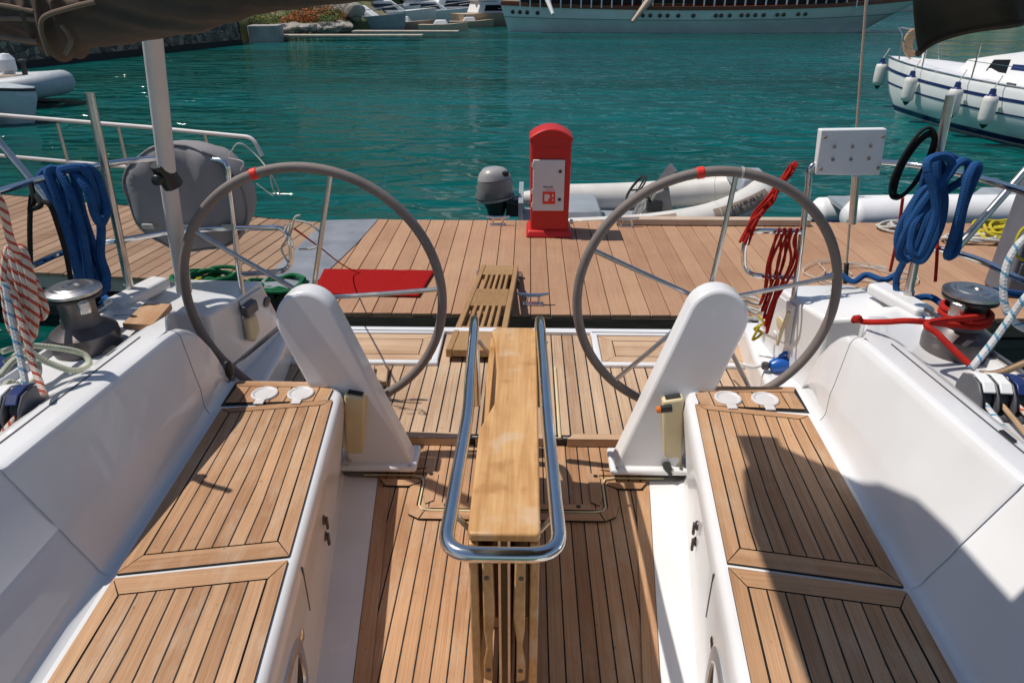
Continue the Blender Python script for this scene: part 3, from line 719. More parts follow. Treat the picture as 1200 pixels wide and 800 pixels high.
# --- rope clutches ----------------------------------------------
def clutch(x, y, n, rz, label, z):
    R = Matrix.Rotation(rz, 3, 'Z'); c = V((x, y, z))
    m = MB()
    def prof(u):  # cheek outline in local (along, height)
        return [(-.075, .004), (.075, .004), (.078, .03), (.06, .072), (.02, .088), (-.03, .086), (-.062, .060), (-.078, .03)]
    for k in range(n+1):
        o = k*.045
        m.ext([c+R@V((o-.004, a, b)) for a, b in prof(0)], R@V((.008, 0, 0)))
    m.hexa([c+R@V(p) for p in ((-.005, -.085, 0), (n*.045+.005, -.085, 0), (n*.045+.005, .085, 0), (-.005, .085, 0))], [c+R@V(p) for p in ((-.005, -.08, .012), (n*.045+.005, -.08, .012), (n*.045+.005, .08, .012), (-.005, .08, .012))])
    o = m.build('rope_clutch', 'clutch', Y, bevel=.003); lab(o, label)
    for k in range(n):
        u = k*.045+.0225
        b = MB(); b.ext([c+R@V((u-.015, a, bb)) for a, bb in ((-.055, .015), (.06, .015), (.055, .062), (.015, .075), (-.03, .072), (-.05, .05))], R@V((.03, 0, 0))); b.build('cam_housing', 'black', o, bevel=.003)
        l = MB(); l.ext([c+R@V((u-.016, a, bb)) for a, bb in ((-.05, .066), (-.03, .082), (.02, .085), (.055, .074), (.056, .079), (.02, .093), (-.032, .091), (-.055, .072))], R@V((.032, 0, 0))); l.build('clutch_lever', 'white' if k < 2 else 'navy', o, bevel=.003)
        MB().tube(catmull([c+R@V((u, -.05, .03)), c+R@V((u+.002, -.11, .025)), c+R@V((u+.012, -.22, .012)), c+R@V((u+.03, -.5, .012))], 5), .0075, 8).build('rope_tail', ('bw', 'tanr', 'rw', 'bw')[k % 4], o)
    return o
clutch(1.335, 1.80, 4, -.10, 'grey rope clutch bank with four jammers and coloured tails', ZD+.005)
clutch(-1.33, 1.66, 3, pi+.10+pi*0, 'grey rope clutch cut by the left edge of the picture', ZD+.005) if False else None
def clutch_left():
    return clutch(-1.475, 1.66, 3, .10, 'grey rope clutch bank by the pale green rope coil', ZD+.005)
clutch_left()

# --- deck hardware, rails ---------------------------------------
def rails(s):
    S = lambda p: (s*p[0], p[1], p[2])
    r1 = MB(); x0, y0 = 1.185, 2.88
    r1.tube([S((x0+.03, y0, 1.33)), S((x0, y0, 1.86))], .0125, 12)
    r1.tube(fillet([S((x0, y0, 1.83)), S((x0-.01, y0, 1.915)), S((1.36, y0+.05, 1.925)), S((1.58, 2.80, 1.93)), S((1.66, 2.5, 1.945)), S((1.70, 1.9, 1.965)), S((1.74, 1.2, 1.985))], .09, 8), .0125, 12)
    pr_ = r1.build('stern_rail', 'steel', Y)
    lo = MB(); lo.tube(fillet([S((x0+.005, y0, 1.635)), S((.99, y0+.01, 1.635)), S((.965, y0+.01, 1.57)), S((.985, y0+.01, 1.44)), S((x0+.015, y0, 1.425))], .06, 6), .0115, 10); lo.build('gate_loop', 'steel', pr_)
    mid = MB(); mid.tube(fillet([S((1.535, 2.63, 1.665)), S((1.60, 2.58, 1.668)), S((1.672, 2.45, 1.675)), S((1.72, 1.8, 1.69)), S((1.76, 1.1, 1.70))], .08, 6), .0115, 10)
    if s < 0: mid.tube(fillet([S((1.19, y0, 1.635)), S((1.42, 2.82, 1.64)), S((1.54, 2.62, 1.665))], .06, 6), .0115, 10)
    mid.build('mid_rail', 'steel', pr_)
    st = MB(); st.tube([S((1.545, 2.60, 1.44)), S((1.505, 2.60, 2.215))], .016, 14); so = st.build('stanchion', 'steel2', Y)
    MB().lathe([(.035, 0), (.03, .008), (.02, .012), (.019, .05)], S((1.545, 2.60, 1.44)), 18).build('stanchion_base', 'steel2', so)
    leg = MB(); leg.tube([S((1.64, 2.55, 1.665)), S((1.885, 2.62, 2.01)), S((2.07, 2.66, 2.28))], .0145, 12); leg.build('rail_strut', 'steel2', Y)
    # mooring cleat and toe rail block
    tb = MB(); tb.box(S((1.515, 2.60, 1.447)), (.09, .28, .05), s*.25); tb.build('deck_block', 'gel', Y, bevel=.015, bseg=3)
    cl = MB(); c = V(S((1.60, 2.33, 1.455))); cl.tube([c+V((0, -.09, .035)), c+V((0, -.03, .03)), c+V((0, .03, .03)), c+V((0, .09, .035))], .010, 8); cl.box(c+V((0, -.03, .012)), (.022, .022, .03)); cl.box(c+V((0, .03, .012)), (.022, .022, .03)); cl.build('deck_cleat', 'steel2', Y, bevel=.004)
    tr = MB(); tr.tube([S((edge(y)-.05, y, 1.474)) for y in (.3, 1.0, 1.6, 2.0, 2.45)], .010, 8); tr.build('toe_rail', 'steel2', Y)
for s in (-1, 1): rails(s)

MB().tube([(1.405, 3.2, 2.504), (1.574, 3.2, 1.287)], .006, 8).tube([(1.36, 3.2, 2.83), (1.405, 3.2, 2.504)], .006, 8).build('backstay', 'beige', Y)
bs = MB().tube([(1.562, 3.2, 1.38), (1.576, 3.2, 1.28)], .011, 10); bs.build('backstay_tensioner', 'black', Y)
# bimini support pole with clamp
pl = MB().tube([at(216, 341, 2.68), at(196, 203, 2.52), at(178, 40, 2.33), at(172, -10, 2.27)], .030, 18).build('bimini_pole', 'alu', Y)
cp = MB(); c = at(196, 203, 2.52); cp.tube([c+V((.008, .012, -.05)), c+V((-.012, -.018, .04))], .036, 16); cp.lathe([(.02, 0), (.02, .03), (.012, .034), (0, .034)], c+V((-.012, -.03, -.015)), 14, (-.15,-1,.1)); cp.build('pole_clamp', 'black', pl, bevel=.004)

# boom with its sail bag overhead
bag = MB(); secs = []
for k in range(26):
    t = k/25; y = 2.16-3.6*t; x = lerp(-.12, -.05, min(1, t/.14))
    w = lerp(.11, .25, min(1, t/.14))*min(1, (t*22+.03))**.5; h = .20*min(1, (t*8+.05))**.5
    t_ = 0; secs.append([(x+w*cos(a)*(1+.08*noise.noise(V((t*9, a, 0)))), y, 2.98+h*sin(a)+.03*noise.noise(V((t*7, 1, a)))) for a in [2*pi*j/20 for j in range(20)]])
bag.loft(secs, closed=True, caps=True)
bm_ = MB().tube([(-.065, 2.20, 2.82), (-.17, -1.4, 2.82)], .06, 16).build('boom', 'alu', Y)
bag.build('sail_bag', 'canvas', bm_)
def bimini():
    m = MB(); rows = []
    xs = [-.22+.07*k for k in range(24)]
    for j in range(14):
        t = j/13; row = []
        for x in xs:
            ya = 1.30+.04*sin(x*6)
            row.append((x, lerp(ya, -.9, t), 2.93-.10*((x-.3)/1.0)**2+.02*noise.noise(V((x*4, t*6, 0)))))
        rows.append(row)
    m.loft(rows); b = m.build('bimini_canvas', 'canvas', Y, solid=.003)
    k = 1.06                                    # depth of the hanging flap
    f = MB(); rows = []
    BL, BR, TL = at(1075, 63, k), at(1215, 26, k), at(1071, -130, k); TR = BR+(TL-BL)
    for j in range(11):
        v = j/10; row = []
        for i in range(19):
            u = i/18; p = BL.lerp(BR, u).lerp(TL.lerp(TR, u), v)
            p.y += .018*sin(u*7+v*3)+.02*noise.noise(V((u*3+.5, v*3, 2))); p.z += .012*sin(pi*u)*(1-v)
            row.append(p)
        rows.append(row)
    f.loft(rows); fl = f.build('bimini_flap', 'canvas', Y, solid=.004, subsurf=1)
    hm = MB(); hm.tube(rows[0], .0045, 6); hm.build('canvas_hem', 'canvas', fl)
    # gathered canvas on the left, hanging in folds from the bow tube
    D = .98; g = MB(); secs = []
    key = [(-40, 40, 38), (0, 42, 40), (30, 46, 38), (52, 60, 44), (70, 66, 50), (84, 61, 46), (92, 50, 40), (130, 48, 40), (170, 43, 38), (220, 34, 34), (270, 22, 30), (300, 13, 24), (330, 8, 18), (390, 3, 16), (430, 0, 15), (470, -6, 14)]
    N_ = 220; x0, x1 = key[0][0], key[-1][0]; s_ = at(101, 20, D).x-at(100, 20, D).x
    for k in range(N_):
        x = lerp(x0, x1, k/(N_-1)); i = max(i for i in range(len(key)-1) if key[i][0] <= x+1e-9); t = (x-key[i][0])/(key[i+1][0]-key[i][0]); t = t*t*(3-2*t)
        yb, hh = lerp(key[i][1], key[i+1][1], t), lerp(key[i][2], key[i+1][2], t)
        q = []; xx = x*.01; gth = math.exp(-((x-68)/26)**2)
        c0 = at(x, yb-hh, D)
        for j in range(56):
            a = 2*pi*j/56
            w = 1+.13*(1-gth)*(1-abs(noise.noise(V((xx*1.1+sin(a)*1.2, a*1.6-xx*1.5, 3))))*2.5)+.14*noise.noise(V((xx*.9+5, sin(a)*2.2+xx*1.1, cos(a)*1.6)))+.10*sin(4*a+xx*2.3+1.2*sin(xx*1.7))*(1-gth)*.5+gth*(.22*noise.noise(V((xx*9, a*.7, 7)))+.10*sin(xx*34+a))
            wb = 1 if sin(a) > -.2 else 1+0*a
            q.append((c0.x, D+.75*hh*s_*cos(a)*w, c0.z+hh*s_*sin(a)*(w if sin(a) > 0 else (.55+.45*w))))
        secs.append(q)
    g.loft(secs, closed=True, caps=True)
    go = g.build('gathered_canvas', 'canvas', Y, smooth=70)
    h = MB()
    for pts in ([(-30, 22), (20, 22), (46, 24)], [(-30, 42), (0, 43), (22, 47), (44, 49)], [(-30, 2), (10, 8), (40, 14)]): h.tube(catmull([at(x, y, D-.035) for x, y in pts], 8), .003, 8)
    h.tube(catmull([at(x, y, D-.045) for x, y in ((112, 2), (80, 10), (52, 20), (48, 34), (52, 50), (58, 66))], 8), .003, 8)
    h.tube(catmull([at(x, y, D-.048) for x, y in ((72, 30), (80, 40), (83, 50), (76, 64))], 8), .0028, 8)
    h.build('canvas_hem', 'piping', go)
    return b
bimini()
# ================================================================== PONTOON AND WHAT STANDS ON IT
ZP = .50
def pontoon():
    t = empty('floating_pontoon', (1.7, 5.6, 0), 'floating pontoon decked with reddish brown boards across the stern of the yacht', 'pontoon')
    m = MB(); x = -1.60; w = .140; k = 0
    while x < 5.4:
        y0 = 4.53+random.uniform(-.004, .004); y1 = 6.76+random.uniform(-.004, .004)
        cut = 5.62
        for a, b in (((y0, cut-.002), (cut+.002, y1)) if False else ((y0, y1),)):
            m.box((x+w/2, (a+b)/2, ZP-.0125+random.uniform(-.001, .001)), (w-.0055, b-a, .025))
        x += w; k += 1
    m.build('decking', 'comp', t, bevel=.003, bseg=1)
    m = MB(); m.box((1.9, 4.545, ZP-.085), (7.0, .04, .115)); m.box((1.9, 6.74, ZP-.085), (7.0, .04, .115)); m.build('edge_board', 'fascia', t)
    m = MB(); m.box((1.9, 5.65, .20), (6.9, 2.1, .42)); m.box((1.9, 4.56, ZP-.20), (7.0, .05, .06)); m.build('float', 'float', t)
    m = MB()
    m.prism([(-2.02, 4.95), (-1.60, 4.95), (-1.47, 6.0), (-1.42, 6.75), (-1.93, 6.70)], ZP+.002, ZP+.008)
    m.build('hinge_plate', 'plate', t)
    return t
pontoon()
def jetty():
    t = empty('wooden_jetty', (-3.9, 6.1, 0), 'older jetty of weathered brown planks to the left of the pontoon', 'jetty')
    m = MB(); ex = V((1, -.115, 0)).normalized(); ey = V((.15, 1, 0)).normalized()
    o = V((-2.0, 5.09, ZP-.02)); w = .132
    for k in range(40):
        a = o-ex*(w*k); n = 1.60+.018*k
        c0, c1 = a, a-ex*(w-.008)
        if k < 5: pass
        dz = random.uniform(-.002, .002)
        bot = [c0, c1, c1+ey*n, c0+ey*n]
        m.hexa([p+V((0, 0, -.03)) for p in bot], [p+V((0, 0, dz)) for p in bot])
    m.build('planks', 'wood', t, bevel=.003, bseg=1)
    a = MB(); L = w*40
    for f, z, h in ((0, .05, .10),):
        p, q = o+ey*.02, o-ex*L+ey*.02
        a.hexa([p+V((0,0,-.14)), q+V((0,0,-.14)), q+ey*.05+V((0,0,-.14)), p+ey*.05+V((0,0,-.14))], [p+V((0,0,-.032)), q+V((0,0,-.032)), q+ey*.05+V((0,0,-.032)), p+ey*.05+V((0,0,-.032))])
    a.build('timber_edge', 'fasc2', t)
    for u in (.3, 2.2, 4.4): 
        c = o-ex*u+ey*.8; MB().box((c.x, c.y, .15), (.7, 1.2, .5), -.11).build('float', 'float', t)
    e = MB(); p = o+ex*.02; e.hexa([p+V((0,0,-.12)), p+ex*.05+V((0,0,-.12)), p+ex*.05+ey*1.6+V((0,0,-.12)), p+ey*1.6+V((0,0,-.12))], [p+V((0,0,-.002)), p+ex*.05+V((0,0,-.002)), p+ex*.05+ey*1.6+V((0,0,-.002)), p+ey*1.6+V((0,0,-.002))]); e.build('end_strip', 'black', t)
    r = MB(); F = lambda u, z: o-ex*u+ey*(1.56+.018*u/w)+V((0, 0, z))
    r.tube(fillet([F(.75, .62), F(.82, .79), F(2.0, .83), F(5.2, .90)], .08, 6), .020, 10)
    r.tube([F(.95, .40), F(2.5, .42), F(5.2, .46)], .020, 10)
    g = r.build('guard_rail', 'alu', t)
    for u in (1.35, 2.35, 3.1): MB().tube([F(u, 0), F(u, .82)], .018, 10).build('post', 'steel2', g)
    return t
jetty()

def fire_pedestal():
    c = V((.250, 6.40, ZP))
    t = empty('fire_hose_cabinet', c, 'red fire hose cabinet with an arched top and a white door standing on the pontoon', 'fire cabinet')
    b = MB(); w = .182; pts = [(-w, .06), (w, .06), (w, .885)]
    arc = [(w*cos(a), .885+.10*sin(a)) for a in [pi*k/16 for k in range(1, 16)]]
    body = [(-w+.010, .04), (w-.010, .04), (w, .88)]+[(lerp(w, -w, k/14), .88+.070*(1-(2*k/14-1)**2)) for k in range(1, 14)]+[(-w, .88)]
    b.hexa([c+V((x, -.14, z)) for x, z in body], [c+V((x, .14, z)) for x, z in body])
    bo = b.build('body', 'red', t, bevel=.022, bseg=4, smooth=50)
    cap = MB(); cp = [(-w-.008, .86)]+[(lerp(-w-.008, w+.008, k/16), .885+.078*(1-(2*k/16-1)**2)) for k in range(17)]+[(w+.008, .845)]
    low = [(lerp(w+.004, -w-.004, k/16), .848+.060*(1-(2*k/16-1)**2)) for k in range(17)]
    cap.hexa([c+V((x, -.155, z)) for x, z in cp[1:-1]+low], [c+V((x, .155, z)) for x, z in cp[1:-1]+low]); cap.build('arched_cap', 'red', t, bevel=.012, bseg=3, smooth=50)
    rc = MB(); rc.hexa([c+V((x, -.1435, z)) for x, z in ((-.085, .76), (.085, .76), (.095, .80), (-.095, .80))], [c+V((x, -.139, z)) for x, z in ((-.085, .76), (.085, .76), (.095, .80), (-.095, .80))]); rc.build('handle_recess', 'red', bo, bevel=.002)
    f = MB(); f.hexa([c+V(p) for p in ((-.215, -.19, 0), (.215, -.19, 0), (.215, .18, 0), (-.215, .18, 0))], [c+V(p) for p in ((-.195, -.165, .065), (.195, -.165, .065), (.195, .165, .065), (-.195, .165, .065))]); f.build('base_flange', 'red', t, bevel=.018, bseg=3)
    d = MB(); x0, x1, z0, z1 = -.155, .125, .245, .70
    d.box(c+V(((x0+x1)/2, -.148, (z0+z1)/2)), (x1-x0, .018, z1-z0)); dr = d.build('door', 'door', t, bevel=.006)
    for z in (.60, .35): MB().lathe([(.014, 0), (.014, .006), (.006, .008), (0, .008)], c+V((.085, -.157, z)), 16, (0,-1,0)).build('lock', 'black', dr)
    for z in (.655, .42, .30): MB().tube([c+V((-.158, -.155, z-.02)), c+V((-.158, -.155, z+.02))], .007, 8).build('hinge', 'door', dr)
    s = MB(); sx, sz = -.010, .365; s.box(c+V((sx, -.1585, sz)), (.112, .003, .112)); sg = s.build('hose_sign', 'redp', dr)
    q = MB(); q.box(c+V((sx-.022, -.1605, sz+.002)), (.034, .002, .064)); q.lathe([(.021, 0), (.021, .0012), (0, .0012)], c+V((sx-.010, -.1600, sz+.012)), 18, (0,-1,0))
    q.box(c+V((sx+.034, -.1605, sz+.022)), (.012, .002, .024)); q.box(c+V((sx+.034, -.1605, sz-.018)), (.010, .002, .016)); q.build('hose_pictogram', 'door', sg)
    # two faded lines of lettering above the sign
    l = MB(); xx = -.062; random.seed(3)
    for k in range(9):
        wd = random.uniform(.007, .010); h = random.choice((.012, .016, .018)); l.box(c+V((xx+wd/2, -.1575, .462+h/2-.009)), (wd*.75, .0015, h), 0); xx += wd+.0018
    l.build('faded_lettering', 'clutch', dr)
    l = MB(); xx = -.045
    for k in range(9):
        wd = random.uniform(.006, .009); l.box(c+V((xx+wd/2, -.1575, .438)), (wd*.75, .0015, .010)); xx += wd+.002
    l.build('faded_lettering', 'redp', dr)
    MB().lathe([(.022, 0), (.022, .02), (.012, .03), (0, .03)], c+V((.19, -.10, .13)), 14, (1,0,0)).build('hose_outlet', 'steel2', t)
    return t
fire_pedestal()

m = MB(); nx, ny = 40, 24
c4 = [V((-1.585, 5.335, 0)), V((-.69, 5.325, 0)), V((-.745, 4.80, 0)), V((-1.54, 4.83, 0))]
rows = [[c4[3].lerp(c4[2], u/nx).lerp(c4[0].lerp(c4[1], u/nx), v/ny)+V((0, 0, ZP+.014+.003*noise.noise(V((u*.2, v*.3, 0))))) for u in range(nx+1)] for v in range(ny+1)]
m.loft(rows); o = m.build('door_mat', 'redm', origin=(-1.14, 5.07, ZP), solid=.010); tag(o, 'red carpet mat lying flat on the pontoon boards', 'mat')

def passerelle():
    t = empty('gangplank', (-.19, 4.27, ZP), 'weathered slatted wooden gangplank from the stern deck up on the pontoon', 'gangplank')
    A, B = V((-.215, 3.20, .902)), V((-.165, 5.34, .562)); d = (B-A); L = d.length; d.normalize(); r = V((1, -.02, 0)).normalized(); n = r.cross(d).normalized()
    P = lambda u, v, w: A+d*u+r*v+n*w
    def bx(m, u0, u1, v0, v1, w0=-.045, w1=0): m.hexa([P(u0, v0, w0), P(u0, v1, w0), P(u1, v1, w0), P(u1, v0, w0)], [P(u0, v0, w1), P(u0, v1, w1), P(u1, v1, w1), P(u1, v0, w1)])
    W = .147; m = MB(); k = L/(5.34-3.2)
    ys = [0, (3.62-3.2)*k, (4.09-3.2)*k, (4.53-3.2)*k, (5.0-3.2)*k, L]
    bx(m, 0, L, -W, -W+.033); bx(m, 0, L, W-.033, W)
    for a, b in ((ys[0], ys[1]), (ys[2], ys[3]), (ys[4], ys[5])): bx(m, a, b, -W+.034, W-.034, -.04, -.0015)
    n_ = 6; step = (2*W-.066)/n_
    for a, b in ((ys[1], ys[2]), (ys[3], ys[4])):
        for i in range(1, n_): v = -W+.033+i*step; bx(m, a, b, v-.0105, v+.0105, -.04, -.002)
    pk = m.build('plank', 'oldteak', t, bevel=.004)
    u = MB(); bx(u, .06, .30, -.12, .12, -.075, -.048); u.build('rubber_foot', 'black', t)
    w = MB()
    for v in (-.15, .15): w.tube([P(L-.12, v, -.03), P(L-.12, v, -.06)], .03, 12)
    for v in (.158,): w.tube([P(1.75, v, -.02), P(1.98, v, -.10)], .008, 8)
    w.build('bracket', 'steel2', t)
passerelle()

def dock_cleat(x, y, rz, label):
    t = MB(); c = V((x, y, ZP)); R = Matrix.Rotation(rz, 3, 'Z')
    pts = [(-.115, .085), (-.08, .078), (-.03, .072), (.03, .072), (.08, .078), (.115, .085)]
    t.tube([c+R@V((a, 0, b)) for a, b in pts], .012, 10, rad=[.009, .012, .014, .014, .012, .009])
    for a in (-.04, .04): t.tube([c+R@V((a*1.3, 0, .008)), c+R@V((a, 0, .07))], .012, 10)
    t.box(c+V((0, 0, .006)), (.15, .06, .010), rz)
    o = t.build('dock_cleat', 'steel', origin=(x, y, ZP), bevel=.003); return tag(o, label, 'cleat', 'mooring cleats on the pontoon')
dock_cleat(.095, 4.70, 0, 'steel mooring cleat at the near pontoon edge beside the gangplank')
dock_cleat(-.235, 6.60, 0, 'steel mooring cleat in front of the grey outboard motor')
dock_cleat(1.0, 6.58, 0, 'steel mooring cleat just right of the red cabinet')
m = MB(); m.box((1.83, 6.66, ZP+.035), (1.85, .10, .06)); o = m.build('timber_baulk', 'beige', origin=(1.83, 6.66, ZP), bevel=.006); tag(o, 'long pale timber baulk along the far edge of the pontoon', 'timber')

def power_box():
    c = V((3.74, 5.02, ZP)); t = empty('power_pedestal', c, 'grey power pedestal with blue sockets at the right edge of the picture', 'power pedestal')
    m = MB(); m.hexa([c+V(p) for p in ((-.17, -.13, 0), (.17, -.13, 0), (.17, .15, 0), (-.17, .15, 0))], [c+V(p) for p in ((-.15, -.11, .92), (.15, -.11, .92), (.15, .13, .92), (-.15, .13, .92))]); m.build('housing', 'elec', t, bevel=.02, bseg=3)
    for z in (.20, .42, .70):
        p = MB(); p.box(c+V((-.02, -.13, z)), (.22, .02, .14)); p.build('panel', 'clutch', t, bevel=.006)
    for x, z in ((-.125, .60), (-.02, .56)):
        a = MB(); a.lathe([(.045, 0), (.047, .05), (.038, .065), (0, .068)], c+V((x, -.12, z)), 18, (-.25,-1,.1)); a.build('socket_cap', 'bluep', t)
    p = MB(); p.tube([c+V((-.10, -.15, .35)), c+V((-.12, -.22, .33))], .04, 12); p.build('plug', 'bluep', t)
    w = MB(); w.box(c+V((-.10, -.16, .48)), (.12, .05, .04)); w.build('label_plate', 'white', t)
    y = MB().tube(catmull([c+V((-.15, -.16, .58)), c+V((-.26, -.2, .54)), c+V((-.28, -.22, .42)), c+V((-.22, -.22, .34)), c+V((-.12, -.22, .33))], 8), .010, 8).build('yellow_cable', 'yellowr', t)
power_box()

# ================================================================== ROPES AND LOOSE GEAR
def rope_obj(name, paths, r, m, label, cat='rope', group=None, closed=False, n=8, seg=8):
    b = MB(); P0 = None
    for p in paths:
        q = catmull(p, n, closed); P0 = P0 or q[0]; b.tube(q, r, seg, closed=closed)
    o = b.build(name, m, origin=tuple(P0)); return tag(o, label, cat, group)
def hank(top, dx, drop, n, r, seed, spread=.05, lean=(0,0,0), over=.022):
    """closed loops hung over a rail at 'top' (dx along the rail)"""
    rnd = random.Random(seed); out = []; top = V(top); dx = V(dx); side = V((-dx.y, dx.x, 0)).normalized()
    for k in range(n):
        a = top+dx*(k/(max(n-1, 1))-.5)+V((0, 0, rnd.uniform(0, .012))); D = drop*rnd.uniform(.82, 1.05); w = rnd.uniform(.5, 1)*spread
        sx = dx.normalized(); le = V(lean)*D; j = lambda s=.015: V((rnd.uniform(-s, s), rnd.uniform(-s, s), rnd.uniform(-s, s)))
        out.append([a+V((0,0,over)), a-side*over*1.2+V((0,0,-.01))+j(.004), a-side*.03-sx*w*.4+le*.35+V((0,0,-D*.35))+j(), a-side*.035-sx*w+le*.75+V((0,0,-D*.75))+j(), a-side*.03-sx*w*.3+le+V((0,0,-D))+j(), a-side*.015+sx*w*.5+le*.9+V((0,0,-D*.92))+j(), a-side*.01+sx*w+le*.55+V((0,0,-D*.55))+j(), a+side*.0+sx*w*.35+le*.2+V((0,0,-D*.2))+j(.008), a+side*over*.9+V((0,0,-.012))])
    return out
def coil(c, R, n, seed, flat=.03, jit=.25, ex=1.4):
    rnd = random.Random(seed); pts = []; c = V(c); ph = rnd.random()*6
    for k in range(n*9):
        a = 2*pi*k/9+ph; rr = R*(1+rnd.uniform(-jit, jit)*.6)*(1-.25*sin(k*.37)); off = V((rnd.uniform(-1, 1), rnd.uniform(-1, 1), 0))*R*.18
        pts.append(c+off+V((rr*cos(a)*ex, rr*sin(a), flat*rnd.random())))
    return pts

# blue hanks on both rails
p = []
for n_, pts in enumerate(([(62, 206), (72, 198), (84, 202), (92, 225), (98, 255), (108, 290), (118, 320), (124, 336), (114, 340), (100, 318), (90, 285), (78, 245), (66, 220)],
            [(48, 208), (58, 200), (70, 206), (82, 232), (92, 268), (100, 300), (112, 334), (104, 342), (92, 322), (80, 285), (70, 250), (56, 222)],
            [(90, 202), (102, 196), (112, 206), (122, 228), (126, 246), (118, 262), (110, 250), (104, 228), (96, 212)],
            [(70, 200), (96, 197), (108, 214), (114, 240), (118, 268), (116, 300), (126, 325), (118, 344), (106, 330), (100, 296), (94, 262), (84, 228), (76, 210)],
            [(55, 203), (66, 199), (76, 212), (86, 242), (88, 275), (98, 310), (108, 344), (98, 340), (86, 300), (76, 262), (64, 228)])):
    y_ = 2.50-.02*n_; p.append([at(x+random.uniform(-2, 2), y, y_+(.03*sin(k*2*pi/len(pts)))) for k, (x, y) in enumerate(pts)])
rope_obj('blue_rope', p, .0155, 'blue', 'dark blue rope hank hung over the left stern rail', closed=True, group='blue rope hanks on the stern rails')
p = []
for pts in ([(1094, 190), (1086, 205), (1080, 225), (1068, 245), (1056, 268), (1052, 288), (1058, 300), (1070, 296), (1082, 280), (1092, 255), (1096, 235), (1104, 215), (1104, 195)],
            [(1100, 186), (1112, 183), (1120, 190), (1114, 200), (1096, 212), (1080, 226), (1066, 250), (1062, 275), (1068, 298), (1078, 305), (1092, 285), (1104, 262), (1106, 232), (1098, 205)],
            [(1128, 189), (1136, 196), (1130, 210), (1112, 222), (1098, 235), (1084, 258), (1072, 285), (1064, 304), (1054, 298), (1060, 275), (1076, 248), (1092, 224), (1110, 208), (1120, 194)],
            [(1140, 194), (1146, 198), (1140, 216), (1130, 240), (1124, 268), (1118, 295), (1112, 300), (1116, 282), (1122, 258), (1130, 230), (1134, 208)],
            [(1088, 200), (1090, 188), (1104, 183), (1114, 192), (1106, 214), (1090, 236), (1074, 262), (1066, 290), (1075, 300), (1088, 276), (1098, 250), (1094, 225)]):
    y_ = 2.50-.02*len(p); p.append([at(x+random.uniform(-2, 2), y, y_+(.03*sin(k*2*pi/len(pts)))) for k, (x, y) in enumerate(pts)])
o = rope_obj('blue_rope', p, .0145, 'blue', 'bright blue rope hank hung over the right stern rail near the black cable', closed=True, group='blue rope hanks on the stern rails')
tl = [[at(1062, 300, 2.6), at(1050, 330, 2.65), at(1058, 360, 2.6), at(1085, 372, 2.5), at(1120, 368, 2.45), at(1108, 388, 2.4), at(1082, 375, 2.45), at(1070, 352, 2.6), at(1095, 350, 2.6), at(1120, 380, 2.4), at(1100, 400, 2.32), at(1078, 418, 2.28)],
      [at(968, 324, 2.95), at(985, 322, 2.95), at(1000, 330, 2.92), at(1015, 322, 2.95), at(1035, 328, 2.9), at(1050, 322, 2.9)],
      [at(1135, 342, 2.5), at(1160, 340, 2.6), at(1200, 345, 2.7), at(1240, 348, 2.8)]]
rope_obj('blue_mooring_line', tl, .013, 'blue', 'blue mooring line tangled on the right side deck behind the winch')
rope_obj('blue_mooring_line', [[at(122, 348, 2.55), at(135, 358, 2.5), at(128, 372, 2.45), at(122, 382, 2.42), at(135, 366, 2.5), at(150, 350, 2.6)], [at(118, 352, 2.5), at(128, 362, 2.5), at(122, 376, 2.45)]], .013, 'blue', 'blue mooring line leading round the left deck cleat')
cc = [at(1070, 192, 2.62)]
loops = []
rnd = random.Random(2)
for k in range(4):
    c = at(1069+rnd.uniform(-3, 3), 192+rnd.uniform(-4, 4), 2.57-.006*k); R1, R2 = .047*rnd.uniform(.85, 1.1), .118*rnd.uniform(.93, 1.06)
    loops.append([c+V((R1*cos(a)+.03*sin(a), rnd.uniform(-.006, .006), R2*sin(a))) for a in [2*pi*j/12 for j in range(12)]])
o = rope_obj('black_cable', loops, .0062, 'blackr', 'black cable coil hanging on the right stanchion', 'cable', closed=True)
rope_obj('black_rope', [[at(36, 215, 2.35), at(40, 235, 2.32), at(35, 245, 2.32), at(48, 240, 2.3), at(38, 228, 2.34), at(35, 260, 2.3), at(36, 318, 2.3)], [at(45, 236, 2.32), at(58, 240, 2.3), at(68, 265, 2.3), at(78, 300, 2.3), at(84, 335, 2.3)]], .0085, 'blackr', 'black cord knotted round the left stern rail', 'rope')
# red ropes
rr = [[V((1.09+.022*i+random.uniform(-.02,.02), 2.86, 1.648)), V((1.075+.02*i, 2.84, 1.60)), V((1.08+.022*i+random.uniform(-.03,.03), 2.85, 1.50)), V((1.085+.015*i+random.uniform(-.025,.025), 2.86, 1.38-.02*i)), V((1.07+.013*i, 2.87, 1.31-.035*i)), V((1.09+.015*i, 2.89, 1.36)), V((1.08+.02*i+random.uniform(-.03,.03), 2.89, 1.50)), V((1.10+.02*i, 2.90, 1.62))] for i in range(5)]
rope_obj('red_rope', rr, .006, 'redr', 'red rope hank hanging on the right gate loop', closed=True)
rnd = random.Random(6); dg = []
for k in range(7):
    o_ = rnd.uniform(-3, 3); pts = []
    for x, y in ((931, 192), (924, 203), (913, 219), (901, 236), (889, 251), (880, 264), (873, 285)): pts.append(at(x+o_+rnd.uniform(-3.5, 3.5), y+rnd.uniform(-3, 3), 2.86+rnd.uniform(-.03, .03)))
    dg.append(pts)
rope_obj('red_rope', dg, .0058, 'redr', 'thick red rope bundle slanting down from the right stern rail')
w0 = V((1.50, 2.17, ZD)); 
